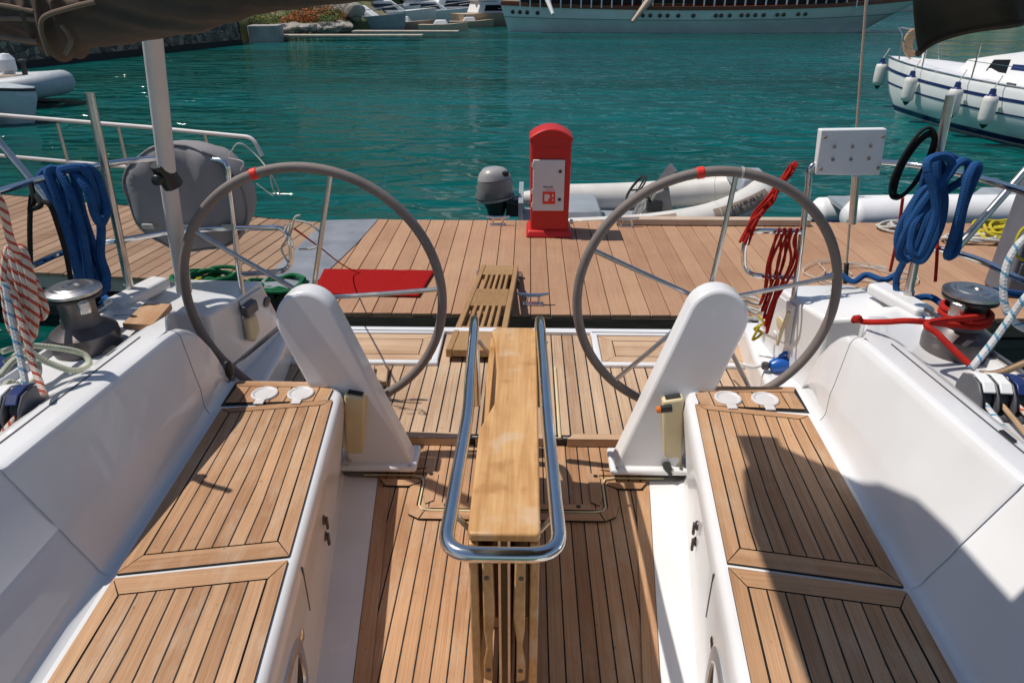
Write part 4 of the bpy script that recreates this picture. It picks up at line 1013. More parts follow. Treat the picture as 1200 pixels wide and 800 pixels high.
path = [at(1000, 376, 2.18), at(1006, 372, 2.2), at(1012, 377, 2.2), at(1040, 377, 2.13), at(1070, 376, 2.06)]+[w0+V((.072*cos(a), .072*sin(a),   .112+.0016*k)) for k, a in enumerate([pi*1.35+2*pi*j/12 for j in range(26)])]+[at(1088, 378, 2.03), at(1100, 392, 1.98), at(1120, 412, 1.93), at(1140, 430, 1.88)]
rope_obj('red_sheet', [path], .0098, 'redr', 'red rope wound round the right winch and led to the clutch')
MB_ = MB(); MB_.lathe([(.0, -.014), (.012, -.009), (.015, 0), (.011, .010), (0, .014)], at(1003, 374, 2.18), 14); o = MB_.build('rope_knot', 'redr', origin=tuple(at(1003, 374, 2.18))); tag(o, 'red stopper knot on the coaming left of the right winch', 'knot')
rope_obj('thin_red_line', [[at(1099, 258, 2.6), at(1098, 300, 2.55), at(1096, 330, 2.5)]], .006, 'redr', 'straight thin red line hanging below the right blue rope')
rope_obj('thin_red_line', [[at(1058, 232, 2.65), at(1052, 275, 2.7), at(1043, 318, 2.75)]], .006, 'redr', 'thin red line running down beside the right stanchion')
rope_obj('thin_red_line', [[at(345, 268, 3.0), at(375, 290, 4.2), at(410, 315, 5.2), at(470, 338, 5.0), at(520, 375, 4.5)]], .0045, 'redr', 'thin red line stretched over the mat towards the gangplank')
# ropes at the left
rope_obj('green_rope', [coil(tuple(atz(248, 336, .47)), .15, 6, 3, .12, .3, 1.4)], .016, 'greenr', 'green rope pile hanging below the end of the wooden jetty', n=5, group='green ropes by the jetty end')
rope_obj('green_rope', [coil(tuple(atz(330, 338, .47)), .12, 4, 8, .08, .3, 1.6)], .014, 'greenr', 'smaller green rope coil beside the metal hinge plate', n=5, group='green ropes by the jetty end')
rope_obj('yellow_line', [[at(160, 345, 3.0), at(190, 336, 3.2), at(215, 332, 3.4), at(245, 335, 3.6)], [at(170, 338, 3.1), at(210, 337, 3.3), at(235, 326, 3.6)]], .010, 'yellowr', 'yellow line stretched beyond the left stern quarter')
rope_obj('red_flecked_hank', [[at(12+6*k, 290, 1.85), at(6+8*k, 320, 1.84), at(8+8*k, 355, 1.83), at(14+8*k, 385+4*k, 1.82), at(24+7*k, 392, 1.81), at(28+6*k, 360, 1.82), at(20+7*k, 320, 1.83)] for k in range(3)], .0125, 'rw', 'red flecked rope hank hanging at the left edge', closed=True)
rope_obj('red_flecked_hank', [[at(-20, 210, 1.8), at(2, 240, 1.8), at(14, 285, 1.82), at(40, 330, 1.86), at(53, 362, 1.86), at(46, 372, 1.86), at(36, 350, 1.86)]], .0105, 'rw', 'single red flecked rope loop in front of the left winch')
rope_obj('blue_flecked_line', [[at(6, 330, 1.8), at(15, 380, 1.76), at(24, 420, 1.72), at(30, 450, 1.68)]], .0095, 'bw', 'blue flecked line leading down to the left clutch')
rope_obj('pink_flecked_line', [[at(14, 340, 1.8), at(28, 385, 1.76), at(40, 430, 1.72), at(52, 462, 1.66)]], .0095, 'rw', 'pink flecked line leading down to the left clutch')
c = V((-1.50, 1.80, ZD+.012))
rope_obj('pale_green_coil', [[at(2, 412, 1.84), at(30, 405, 1.9), at(70, 408, 1.95), at(98, 415, 1.98), at(104, 428, 1.95), at(85, 434, 1.9), at(55, 424, 1.88), at(30, 412, 1.86), at(5, 425, 1.8)], [at(0, 440, 1.74), at(20, 420, 1.8), at(42, 424, 1.82), at(44, 440, 1.78), at(30, 452, 1.74), at(10, 448, 1.72), at(4, 462, 1.68)]], .0095, 'wg', 'pale green rope loops lying in front of the left winch')
# ropes at the right edge
rope_obj('blue_flecked_line', [[at(1232, 262, 2.0), at(1200, 280, 2.0), at(1182, 305, 1.98), at(1176, 335, 1.96), at(1180, 365, 1.94), at(1200, 385, 1.92), at(1230, 390, 1.9)], [at(1235, 330, 1.95), at(1205, 345, 1.93), at(1180, 378, 1.92), at(1160, 405, 1.9), at(1138, 432, 1.87)]], .0105, 'bw', 'thick blue flecked rope hanging beside the right clutch')
rope_obj('tan_line', [[at(1230, 412, 1.9), at(1200, 425, 1.9), at(1170, 437, 1.88), at(1150, 438, 1.86)]], .011, 'tanr', 'tan line entering the right clutch')
rope_obj('yellow_rope_pile', [coil((4.55, 6.36, ZP+.02), .17, 7, 21, .10, .35, 1.7)], .014, 'yellowr', 'yellow rope pile on the pontoon by the white tender', n=5)
rope_obj('grey_rope_pile', [coil((3.62, 6.52, ZP+.02), .10, 5, 23, .05, .35, 2.0)], .012, 'whiter', 'grey rope pile on the far pontoon edge behind the bolted board', n=5, group='pale ropes lying on the pontoon')
rope_obj('grey_rope_pile', [coil((4.1, 6.20, ZP+.02), .10, 4, 25, .05, .35, 2.4)], .012, 'whiter', 'grey rope pile beside the yellow rope pile', n=5, group='pale ropes lying on the pontoon')
rope_obj('thin_white_line', [coil((2.75, 5.3, ZP+.012), .22, 4, 31, .01, .6, 1.5)], .004, 'whiter', 'thin white line scattered on the pontoon boards right of the right wheel', n=6)
rope_obj('thin_white_line', [coil((1.30, 3.6, .90), .11, 5, 33, .09, .4, 1.4)], .0085, 'whiter', 'white rope tangle hanging beneath the red rope on the gate loop', n=5)
rope_obj('thin_white_line', [[at(268, 183, 2.88), at(280, 168, 2.85), at(300, 182, 2.85), at(318, 205, 2.8), at(328, 228, 2.82), at(320, 222, 2.8), at(316, 200, 2.8)], [at(268, 185, 2.88), at(285, 190, 2.85), at(282, 200, 2.85)], [at(300, 215, 2.8), at(320, 230, 2.8)]], .0028, 'whiter', 'thin white line knotted at the top of the left gate post')
rope_obj('thin_white_line', [[at(340, 262, 2.9), at(336, 280, 2.88), at(330, 292, 2.88), at(338, 308, 2.88)], [at(343, 258, 2.9), at(362, 262, 2.9), at(376, 275, 2.9), at(370, 290, 2.9), at(350, 292, 2.88)], [at(338, 262, 2.88), at(334, 272, 2.88), at(340, 275, 2.88), at(345, 256, 2.88), at(352, 252, 2.88)]], .0045, 'whiter', 'white line knotted on the left gate loop')
rope_obj('yellow_twine', [[at(888, 370, 3.02), at(895, 378, 3.0), at(884, 385, 3.02), at(893, 390, 3.0), at(882, 398, 3.02), at(890, 382, 3.0)]], .006, 'yellowr', 'yellow twine bunch on the right stern quarter')
# grey round cover on the left rail
def cover():
    c = at(222, 232, 2.93); t = empty('covered_lifebuoy', c, 'round grey canvas cover over a lifebuoy on the left stern rail', 'lifebuoy cover')
    secs = []; N_ = 44
    def ring(sc, dy, zz=0): 
        out = []
        for k in range(N_):
            a = 2*pi*k/N_; w = 1+.05*noise.noise(V((cos(a)*2, sin(a)*2, dy*9)))
            e = .90
            x = .262*sc*(abs(cos(a))**e)*(1 if cos(a) > 0 else -1)*w; z = .232*sc*(abs(sin(a))**e)*(1 if sin(a) > 0 else -1)*w
            out.append(c+V((x, dy+.022*noise.noise(V((x*14, z*5, dy*3)))+.008*noise.noise(V((x*30, z*12, 5))), z+zz)))
        return out
    for sc, dy in ((.02, -.055), (.15, -.056), (.3, -.057), (.45, -.056), (.6, -.055), (.72, -.053), (.85, -.048), (.96, -.03), (1.0, 0), (.99, .05), (.95, .09), (.8, .11), (.02, .115)): secs.append(ring(sc, dy))
    m = MB(); m.loft(secs, closed=True, caps=True); o = m.build('canvas_cover', 'gcanvas', t, smooth=70)
    sm = MB(); sm.tube([p+V((0,-.004,0)) for p in ring(.965, -.03)], .004, 6, closed=True); sm.build('seam_piping', 'gcanvas', o)
    for x in (-.17, .0, .17):
        MB().box(c+V((x, -.065, -.105)), (.05, .012, .022)).build('tie', 'whiter', t, bevel=.004)
cover()
def bolted_board():
    c = V((1.515, 2.88, 1.868)); 
    A, B, C_, D_ = [at(*p, 2.86) for p in ((962, 152), (1040, 151), (1031, 206), (956, 205))]
    c = (A+B+C_+D_)/4; t = empty('outboard_bracket_board', c, 'white square board with brass bolts clamped to the right stern rail', 'board')
    m = MB(); m.ext([A, B, C_, D_], (0, .035, 0)); m.build('board', 'white', t, bevel=.005)
    for px, py in ((967, 161), (1035, 160), (962, 198), (1029, 197), (978, 172), (999, 172), (1020, 171), (976, 187), (997, 187), (1018, 186)):
        MB().lathe([(.0065, 0), (.0065, .003), (.003, .005), (0, .005)], at(px, py, 2.858), 10, (0,-1,0)).build('bolt', 'tanpvc', t)
    p = MB(); p.tube([at(1004, 206, 2.90), at(999, 262, 2.92)], .014, 10); p.build('support_tube', 'steel2', t)
bolted_board()
def blue_block():
    c = atz(917, 426, 1.022); t = empty('blue_shackle_light', c, 'blue plastic plug on a grey lead lying in the right stern corner', 'plug')
    m = MB(); m.lathe([(0, -.06), (.025, -.055), (.034, -.03), (.036, .0), (.032, .03), (.026, .05), (0, .055)], c, 20, (1, .1, .25)); m.box(c+V((.03, 0, .018)), (.03, .05, .035)); m.tube([c+V((-.02, 0, .032)), c+V((.0, 0, .055)), c+V((.04, 0, .05))], .010, 8)
    m.build('body', 'bluep', t, bevel=.004)
    b = MB(); b.lathe([(0, -.02), (.016, -.014), (.022, 0), (.016, .014), (0, .02)], c+V((-.075, 0, -.012)), 16); b.build('grey_cap', 'winch', t)
    l = MB(); l.tube(catmull([c+V((-.09, 0, -.01)), c+V((-.14, -.02, -.01)), c+V((-.2, .05, -.02)), c+V((-.22, .2, -.06))], 6), .005, 8); l.build('lead', 'whiter', t)
blue_block()
def handle():
    c = at(778, 479, 2.27); t = empty('winch_handle', c, 'black winch handle with an orange tip standing in the right cream pocket', 'winch handle')
    g = MB(); g.tube([c+V((.03, .0, .004)), c+V((.0, 0, 0)), c+V((-.012, 0, -.002))], .015, 12); g.build('grip', 'black', t, bevel=.003)
    g = MB(); g.lathe([(.013, 0), (.015, .008), (.008, .016), (0, .017)], c+V((-.012, 0, -.002)), 14, (-1, 0, -.1)); g.build('orange_tip', mat('orange_plastic', (.7, .18, .02), .5), t)
    d = at(783, 551, 2.28); a = MB(); a.tube([d+V((-.01, 0, .03)), d+V((0, 0, 0)), d+V((.012, 0, -.012))], .017, 10); a.build('socket_end', 'black', t)
handle()
# dark blue fender bag at the left hull side
m = MB(); m.lathe([(0, -.02), (.10, 0), (.15, .10), (.14, .25), (.10, .33), (0, .36)], (-1.90, 2.15, 1.02), 20); o = m.build('navy_fender', 'navy', origin=(-1.90, 2.15, 1.02)); tag(o, 'dark blue fender hanging outboard of the left winch', 'fender')

# ================================================================== TENDERS
def tender():
    t = empty('inflatable_tender', (1.3, 7.65, 0), 'white inflatable tender with steering console moored behind the pontoon', 'inflatable boat')
    path = catmull([(-.05, 8.22, .32), (.7, 8.22, .33), (1.5, 8.20, .37), (2.1, 8.08, .47), (2.48, 7.86, .57), (2.56, 7.62, .60), (2.42, 7.36, .55), (2.0, 7.17, .42), (1.4, 7.10, .32), (.7, 7.08, .27), (-.05, 7.08, .25)], 8)
    rad = [.165 if 6 < i < len(path)-7 else .165*(.45+.55*min(i, len(path)-1-i)/6) for i in range(len(path))]
    tb = MB().tube(path, .165, 22, rad=rad).build('tube', 'pvc', t, smooth=60)
    s = MB()
    for i in (14, 26, 56, 66): s.tube([path[i]+((path[i+1]-path[i]).normalized().orthogonal().normalized()*cos(a)+(path[i+1]-path[i]).normalized().cross((path[i+1]-path[i]).normalized().orthogonal().normalized())*sin(a))*.167 for a in [2*pi*k/24 for k in range(24)]], .005, 5, closed=True)
    s.build('seam_band', 'pvc', tb)
    h = MB(); h.loft([[(x, 7.2, .22), (x, 7.65, -.05), (x, 8.1, .24)] for x in (0, 1.0, 1.8)]+[[(2.4, 7.45, .4), (2.42, 7.65, .3), (2.4, 7.85, .42)]]); h.build('hull', 'pvc', t)
    f = MB(); f.box((1.0, 7.65, .22), (2.0, .9, .03)); f.box((-.02, 7.65, .34), (.05, .9, .42)); f.build('floor', 'greypvc', t)
    # name patch on the near bow
    patch = MB(); idx = [i for i in range(len(path)) if path[i].y < 7.42 and 1.92 < path[i].x < 2.48]
    rows = []
    for i in idx:
        d = (path[i+1]-path[i]).normalized(); side = V((d.y, -d.x, 0)).normalized(); side = -side if side.y > 0 else side; up = side.cross(d); up = up if up.z > 0 else -up
        rows.append([path[i]+(side*cos(a)+up*sin(a))*.169 for a in (radians(6), radians(22), radians(38), radians(54))])
    patch.loft(rows); pa = patch.build('name_patch', 'tanpvc', tb, smooth=60)
    txt = 'ZIKTOM'; cu = bpy.data.curves.new('lettering', 'FONT'); cu.body = txt; cu.size = .115; cu.extrude = .003; cu.align_x = 'CENTER'; cu.align_y = 'CENTER'
    k = len(idx)//2; i = idx[k]; d = (path[idx[0]]-path[idx[-1]]).normalized(); side = V((d.y, -d.x, 0)).normalized(); side = -side if side.y > 0 else side; up = side.cross(d); up = up if up.z > 0 else -up
    a = radians(31); nrm = side*cos(a)+up*sin(a); u2 = nrm.cross(d); 
    tmp = bpy.data.objects.new('tmp', cu); COL.objects.link(tmp); dg = bpy.context.evaluated_depsgraph_get(); me = bpy.data.meshes.new_from_object(tmp.evaluated_get(dg)); bpy.data.objects.remove(tmp)
    lt = MB(); c = path[i]+nrm*.172; dd = d if d.x > 0 else -d; uu = nrm.cross(dd)
    uu = uu if uu.z > 0 else -uu
    for p in me.polygons: lt.face([c+dd*me.vertices[v].co.x+uu*me.vertices[v].co.y+nrm*me.vertices[v].co.z for v in p.vertices])
    lt.build('lettering', 'clutch', pa)
    # tan wear patches
    for i0 in (62, 70):
        w = MB(); rows = []
        for i in range(i0, i0+4):
            d = (path[i+1]-path[i]).normalized(); side = V((0, -1, 0)); rows.append([path[i]+(side*cos(a)+V((0,0,1))*sin(a))*.1685 for a in (radians(30), radians(50), radians(70))])
        w.loft(rows); w.build('wear_patch', 'tanpvc', tb, smooth=60)
    cv = MB(); cv.hexa([(2.28, 7.42, .60), (2.60, 7.50, .66), (2.60, 7.85, .70), (2.25, 7.95, .64)], [(2.32, 7.46, .74), (2.58, 7.54, .77), (2.58, 7.82, .79), (2.3, 7.90, .78)]); cv.build('bow_locker', 'greypvc', t, bevel=.02)
    # console
    c = V((1.42, 7.62, .25)); co = MB(); co.hexa([c+V(p) for p in ((-.2, -.22, 0), (.22, -.22, 0), (.22, .22, 0), (-.2, .22, 0))], [c+V(p) for p in ((-.02, -.2, .36), (.12, -.2, .42), (.12, .2, .42), (-.02, .2, .36))]); con = co.build('console', 'ob', t, bevel=.02, bseg=3)
    sc = MB(); sc.hexa([c+V(p) for p in ((.06, -.2, .40), (.10, -.2, .40), (.10, .2, .40), (.06, .2, .40))], [c+V(p) for p in ((.17, -.18, .58), (.20, -.18, .58), (.20, .18, .58), (.17, .18, .58))]); sc.build('windscreen', 'clutch', con, bevel=.004)
    wc = c+V((-.20, -.02, .36)); ax = V((-.8, 0, .6)).normalized(); e1 = V((0,1,0)); e2 = ax.cross(e1)
    sw = MB(); sw.tube([wc+(e1*cos(a)+e2*sin(a))*.155 for a in [2*pi*k/32 for k in range(32)]], .014, 8, closed=True)
    for k in range(3): a = 2*pi*k/3+.5; sw.tube([wc-ax*.03, wc+(e1*cos(a)+e2*sin(a))*.15], .010, 6)
    sw.tube([wc-ax*.03, wc-ax*.18], .02, 8); sw.build('steering_wheel', 'black', con)
    eq = MB(); eq.box(c+V((-.02, -.2, .22)), (.16, .10, .10)); eq.lathe([(.05, 0), (.05, .02), (0, .025)], c+V((-.03, -.24, .10)), 16, (0,-1,0)); eq.tube([c+V((-.06, -.2, .25)), c+V((-.12, -.24, .36))], .016, 8); eq.build('throttle_box', 'black', con, bevel=.01)
    se = MB(); se.hexa([(.42, 7.25, .36), (.86, 7.25, .36), (.86, 8.0, .36), (.42, 8.0, .36)], [(.44, 7.28, .45), (.82, 7.28, .45), (.82, 7.97, .45), (.44, 7.97, .45)]); se.build('seat', 'greypvc', t, bevel=.02)
    # outboard
    c = V((-.30, 7.55, .0)); 
    def rg(z, x0, x1, w, tilt=0): return [c+V((lerp(x0, x1, .5)+(x1-x0)/2*cos(a)*(1 if True else 1), w*sin(a)*(1-.12*cos(a)), z+tilt*cos(a))) for a in [2*pi*k/24 for k in range(24)]]
    cw = MB(); cw.loft([rg(.50, -.17, .17, .14, .03), rg(.53, -.205, .20, .165, .03), rg(.62, -.20, .20, .17, .03), rg(.72, -.185, .175, .16, .02)], closed=True, caps=True); cow = cw.build('outboard_cowl', 'ob', t, smooth=50, bevel=.01)
    ct = MB(); ct.loft([rg(.722, -.187, .177, .162, .02), rg(.78, -.17, .15, .15, .012), rg(.825, -.13, .10, .12, .006), rg(.84, -.06, .04, .06, .003)], closed=True, caps=True); ct.build('cowl_top', 'obl', cow, smooth=60)
    st = MB(); st.loft([rg(.495, -.206, .206, .168, .03), rg(.520, -.212, .208, .172, .03)], closed=True); st.build('cowl_band', 'obl', cow)
    vb = MB(); vb.box(c+V((.115, -.08, .79)), (.07, .06, .05)); vb.build('air_intake', 'black', cow, bevel=.008)
    lg = MB(); lg.loft([rg(.50, -.16, .17, .12), rg(.40, -.10, .12, .08), rg(.30, -.07, .09, .06), rg(-.1, -.06, .08, .045)], closed=True, caps=True); lg.box(c+V((.2, 0, .42)), (.16, .2, .18)); lg.tube([c+V((.12, -.12, .5)), c+V((.30, -.12, .45)), c+V((.3, -.05, .36))], .02, 8); lg.build('outboard_leg', 'black', t, smooth=50, bevel=.01)
tender()
def white_tender():
    t = empty('white_tender', (4.3, 7.35, 0), 'white inflatable tender with blue bow stripes at the pontoon beside the yellow rope', 'inflatable boat')
    def tubep(y, z): 
        p = catmull([(3.32, y, z), (3.5, y, z+.005), (4.0, y, z+.03), (5.6, y, z+.06)], 8); n = len(p)
        return MB().tube(p, .19, 20, rad=[.19*min(1, .25+.75*((i/6) if i < 6 else 1))**.6 for i in range(n)])
    R_ = lambda x: .19*min(1, .25+.75*min(1, max(0, (x-3.32)/.14)))**.6
    for y, z in ((7.22, .42), (8.1, .19)):
        tb = tubep(y, z).build('tube', 'pvc' if False else 'white', t, smooth=60)
        st = MB()
        for ang in (-.12, -.42):
            st.tube([(x, y-1.02*R_(x)*cos(ang), z+.0+1.02*R_(x)*sin(ang)) for x in [3.335+.05*k for k in range(10)]], .013, 6)
        st.build('blue_stripe', 'navy', tb)
    f = MB(); f.box((4.6, 7.7, .38), (2.2, .8, .05)); f.build('floor', 'greypvc', t)
    e = MB(); e.hexa([(4.75, 7.2, .52), (5.2, 7.2, .52), (5.2, 7.6, .52), (4.75, 7.6, .52)], [(4.85, 7.25, .66), (5.15, 7.25, .66), (5.15, 7.55, .66), (4.85, 7.55, .66)]); e.build('seat_bag', 'greypvc', t, bevel=.03)
    o = MB(); o.lathe([(0, 0), (.15, .02), (.18, .15), (.16, .35), (.08, .42), (0, .43)], (5.35, 7.35, .45), 20); o.build('outboard_cowl', 'tanpvc', t)
white_tender()

# ================================================================== NEIGHBOURING SAILING BOAT ON THE RIGHT
def neighbour():
    bow = V((8.55, 18.1, 0)); d = V((.30, -.954, 0)).normalized(); n = V((d.y, -d.x, 0)); n = n if n.x < 0 else -n     # n: towards us (-x)
    t = empty('moored_sailboat', bow+d*4, 'white sailing yacht with blue stripes and hanging fenders moored beyond the right pontoon', 'sailing boat')
    L = 10.5
    hb = lambda u: 1.65*(sin(min(1, u/5.2)*pi/2))**.75 if u > 0 else 0
    def P(u, side, f, z): return bow+d*u+n*(side*hb(max(u, 0))*f)+V((0, 0, z))
    zd = lambda u: 1.10-.035*u+.0022*u*u
    us = [.0, .12, .3, .6, 1.0, 1.6, 2.4, 3.4, 4.6, 6, 8, L]
    lv = [(0.985, 1.0), (1.0, .93), (.98, .62), (.93, .35), (.80, .12), (.62, -.15)]
    def row(u, side): 
        out = []
        for f, g in lv:
            uu = u+ (1-max(g, 0))*1.05*max(0, 1-u/3.0)
            out.append(P(uu, side, f if u > .01 else 0, zd(u)*g))
        return out
    m = MB()
    for side in (1, -1): m.loft([row(u, side) for u in us])
    m.build('hull', 'hullw', t, smooth=60)
    for g0, w, off in ((.80, .028, 1), (.55, .016, 1), (.10, .055, 1), (.02, .03, 1)):
        s = MB(); rows = []
        for u in us:
            def pt(g):
                f = None
                for (f0, a), (f1, b) in zip(lv, lv[1:]):
                    if a >= g >= b: f = lerp(f0, f1, (a-g)/(a-b))
                uu = u+(1-max(g, 0))*1.05*max(0, 1-u/3.0); return P(uu, 1, f if u > .01 else 0, zd(u)*g)+n*.006
            rows.append([pt(min(.999, g0+w)), pt(g0-w)])
        s.loft(rows); s.build('hull_stripe', 'navy' if g0 != .02 else 'hullw', t)
    dk = MB(); dk.loft([[P(u, 1, .985, zd(u)), P(u, 0, 0, zd(u)+.05*min(1, u)), P(u, -1, .985, zd(u))] for u in us]); dk.build('deck', 'white', t)
    rl = MB(); rl.tube([P(u, 1, .97, zd(u)+.02) for u in us[1:]], .022, 6); rl.build('toe_rail', 'steel2', t)
    # cabin trunk
    c = MB(); secs = []
    for u, w, h in ((2.2, .15, .06), (2.6, .55, .20), (3.4, .80, .36), (4.8, .95, .46), (6.5, 1.0, .52), (9, .95, .5)):
        z = zd(u)+.02; q = bow+d*u; secs.append([q+n*w+V((0,0,z)), q+n*(w-.10)+V((0,0,z+h)), q+V((0,0,z+h*1.15)), q-n*(w-.10)+V((0,0,z+h)), q-n*w+V((0,0,z))])
    c.loft(secs, caps=True); cab = c.build('cabin', 'white', t, smooth=40)
    for u0, u1 in ((3.35, 3.85), (4.5, 5.15), (5.9, 6.7)):
        w = MB()
        def cp(u, v):
            for (a, wa, ha), (b, wb, hb_) in zip(((2.2,.15,.06),(2.6,.55,.20),(3.4,.80,.36),(4.8,.95,.46),(6.5,1.0,.52)), ((2.6,.55,.20),(3.4,.80,.36),(4.8,.95,.46),(6.5,1.0,.52),(9,.95,.5))):
                if a <= u <= b:
                    k = (u-a)/(b-a); ww, hh = lerp(wa, wb, k), lerp(ha, hb_, k)
                    return bow+d*u+n*(lerp(ww, ww-.10, v)+.008)+V((0, 0, zd(u)+.02+hh*v))
        w.face([cp(u0, .25), cp(u1, .25), cp(u1-.04, .85), cp(u0+.08, .8)]); w.build('window', 'glass', cab)
        b = MB(); b.face([cp(u1+.06, .42), cp(min(u1+.62, 8), .42), cp(min(u1+.62, 8), .66), cp(u1+.06, .66)]); b.build('blue_band', 'navy', cab)
    # pulpit, stanchions and life lines
    pu = MB(); pts = [P(.9, 1, .9, zd(.9)), P(.75, 1, .9, zd(.9)+.55), P(.05, 0, 0, zd(0)+.62), P(.75, -1, .9, zd(.9)+.55), P(.9, -1, .9, zd(.9))]
    pu.tube(fillet(pts, .1, 5), .014, 8); pu.build('pulpit', 'steel2', t)
    for u in (2.1, 3.7, 5.3, 6.9): MB().tube([P(u, 1, .95, zd(u)), P(u, 1, .95, zd(u)+.62)], .016, 8).build('stanchion', 'steel2', t)
    ll = MB(); ll.tube([P(u, 1, .95, zd(u)+.60) for u in (.8, 2.1, 3.7, 5.3, 6.9, 8.5)], .007, 5); ll.tube([P(u, 1, .95, zd(u)+.32) for u in (.9, 2.1, 3.7, 5.3, 6.9, 8.5)], .006, 5); ll.build('life_line', 'steel2', t)
    fs = MB(); fs.tube([P(1.0, 0, 0, zd(1)+.05), P(.75, 0, 0, zd(0)+1.0)], .028, 8); fs.build('bow_pole', 'white', t)
    bl = MB(); bl.tube([P(.75, 0, 0, zd(0)+.98), P(.9, 0, 0, zd(0)+1.12), P(2.6, -.1, 1, zd(0)+1.45)], .13, 12, rad=[.05, .13, .16]); bl.build('blue_sail_cover', 'bluecan', t)
    hc = MB(); hc0 = P(.62, .1, .4, zd(0)+.32)
    for k in range(5): hc.tube([hc0+V((.0+.03*k, 0, 0))+V((.19*cos(a)*(1-.05*k), .04*sin(a), .27*sin(a)*(1-.05*k))) for a in [2*pi*j/20 for j in range(20)]], .035, 8, closed=True)
    hc.build('rope_coil', 'tanr', t)
    an = MB(); an.box(P(2.9, .3, 1, zd(2.9)+.09), (.25, .2, .14)); an.build('green_bag', 'greenr', t, bevel=.04)
    cl = MB(); cl.box(P(4.6, .93, 1, zd(4.6)+.04), (.05, .22, .05)); cl.build('deck_cleat', 'clutch', t, bevel=.01)
    # fenders: hang from the rail, things of their own
    labs = ('white fender at the bow of the moored sailboat, farthest from the pontoon', 'second white fender from the bow of the moored sailboat', 'third white fender from the bow of the moored sailboat', 'white fender on the moored sailboat nearest to the pontoon')
    for (px, py), lb, in zip(((1036, 74), (1077, 78), (1131, 86), (1172, 98)), labs):
        best = min([.15+.02*k for k in range(400)], key=lambda u: abs((lambda q: 600+FPX*q[0]/q[1])( (lambda w: ((w.x-CAM.x)*cos(YAW)+(w.y)*sin(YAW), (-(w.x-CAM.x)*sin(YAW)+w.y*cos(YAW))*cos(PIT)-(w.z-CAM.z)*sin(PIT)))(P(u, 1, 1.0, zd(u)-.1)))-px))
        a = P(best, 1, 1.02, zd(best)+.0)+n*.14; f = empty('fender', a, lb, 'fender', 'fenders of the moored sailboat')
        k = 1.0
        MB().lathe([(.05, -.12), (.115, -.17), (.125, -.24), (.125, -.52), (.11, -.60), (.05, -.635)], a, 18).build('body', 'fender', f, smooth=60)
        MB().lathe([(.0, -.02), (.045, -.03), (.06, -.12), (.09, -.15), (.05, -.16)], a, 14).build('top_cap', 'navy', f)
        MB().lathe([(.07, -.615), (.06, -.65), (.02, -.70), (0, -.71)], a, 14).build('bottom_cap', 'black', f)
        MB().tube([a+V((0, 0, -.03)), a-n*.12+V((0, 0, .18))], .01, 6).build('lanyard', 'whiter', f)
neighbour()

# ================================================================== GREY BOATS ON THE LEFT
def ribs():
    c = atz(40, 104, .35); t = empty('grey_inflatable', c, 'grey inflatable boat with a rounded bow lying off the stone quay', 'inflatable boat')
    path = catmull([c+V(p) for p in ((-2.2, .75, 0), (-1.0, .75, .02), (-.1, .66, .06), (.5, .35, .12), (.68, 0, .15), (.5, -.38, .12), (-.1, -.68, .06), (-1.0, -.75, 0), (-2.2, -.75, 0))], 6)
    MB().tube(path, .27, 18).build('tube', mat('pale_grey_hypalon', (.42,.45,.48), .5, var=.08), t, smooth=60)
    ob = MB(); ob.lathe([(.0, -.3), (.12, -.28), (.14, .1), (.2, .12), (.21, .38), (.12, .5), (0, .52)], c+V((-.75, .35, .25)), 16); ob.build('outboard_motor', 'white', t)
    f = MB(); f.box(c+V((-.9, 0, -.12)), (2.6, 1.0, .06)); f.build('floor', 'pvc', t)
    g = MB()
    g.build if False else None
    a = MB(); a.box(c+V((-.55, .05, .16)), (.5, .4, .3)); a.build('tan_seat', 'tanpvc', t, bevel=.05)
    b = MB(); b.tube([c+V((-.2, .1, .1)), c+V((-.16, .1, .62))], .06, 10); b.lathe([(.09, 0), (.10, .06), (0, .1)], c+V((-.16, .1, .58)), 14); b.build('console', 'black', t)
    w = MB(); w.box(c+V((-1.0, -.25, .22)), (.5, .35, .25)); w.box(c+V((-.35, .35, .2)), (.25, .2, .2)); w.build('white_bundle', 'white', t, bevel=.06)
    c = atz(-8, 126, .3); t = empty('grey_motorboat', c, 'pale grey motorboat bow cut by the left edge of the picture', 'motorboat')
    m = MB(); secs = []
    for u in (0, .15, .5, 1.0, 1.8, 3.2):
        h = .9*(u/1.8)**.6 if u < 1.8 else .9; q = c+V((1.0-u, -.2*u*0, 0)); zt = .42-.10*max(0, .8-u)
        secs.append([q+V((0, h, zt)), q+V((0, h*.98, .2)), q+V((-.25, h*.6, -.4)), q+V((-.25, -h*.6, -.4)), q+V((0, -h*.98, .2)), q+V((0, -h, zt))])
    m.loft(secs); m.loft([[s_[0], (s_[0]+s_[5])/2+V((0, 0, .08)), s_[5]] for s_ in secs]); m.build('hull', 'hullb' if False else mat('pale_grey_hull', (.50,.55,.58), .35, var=.05), t, smooth=70)
    r = MB(); r.tube([s_[5]+V((0, 0, .02)) for s_ in secs], .03, 6); r.build('rubbing_strake', 'black', t)
    c2 = MB(); c2.box(c+V((-1.0, .3, .75)), (1.2, 1.0, .6)); c2.build('cockpit_cover', 'navy', t, bevel=.1)
ribs()

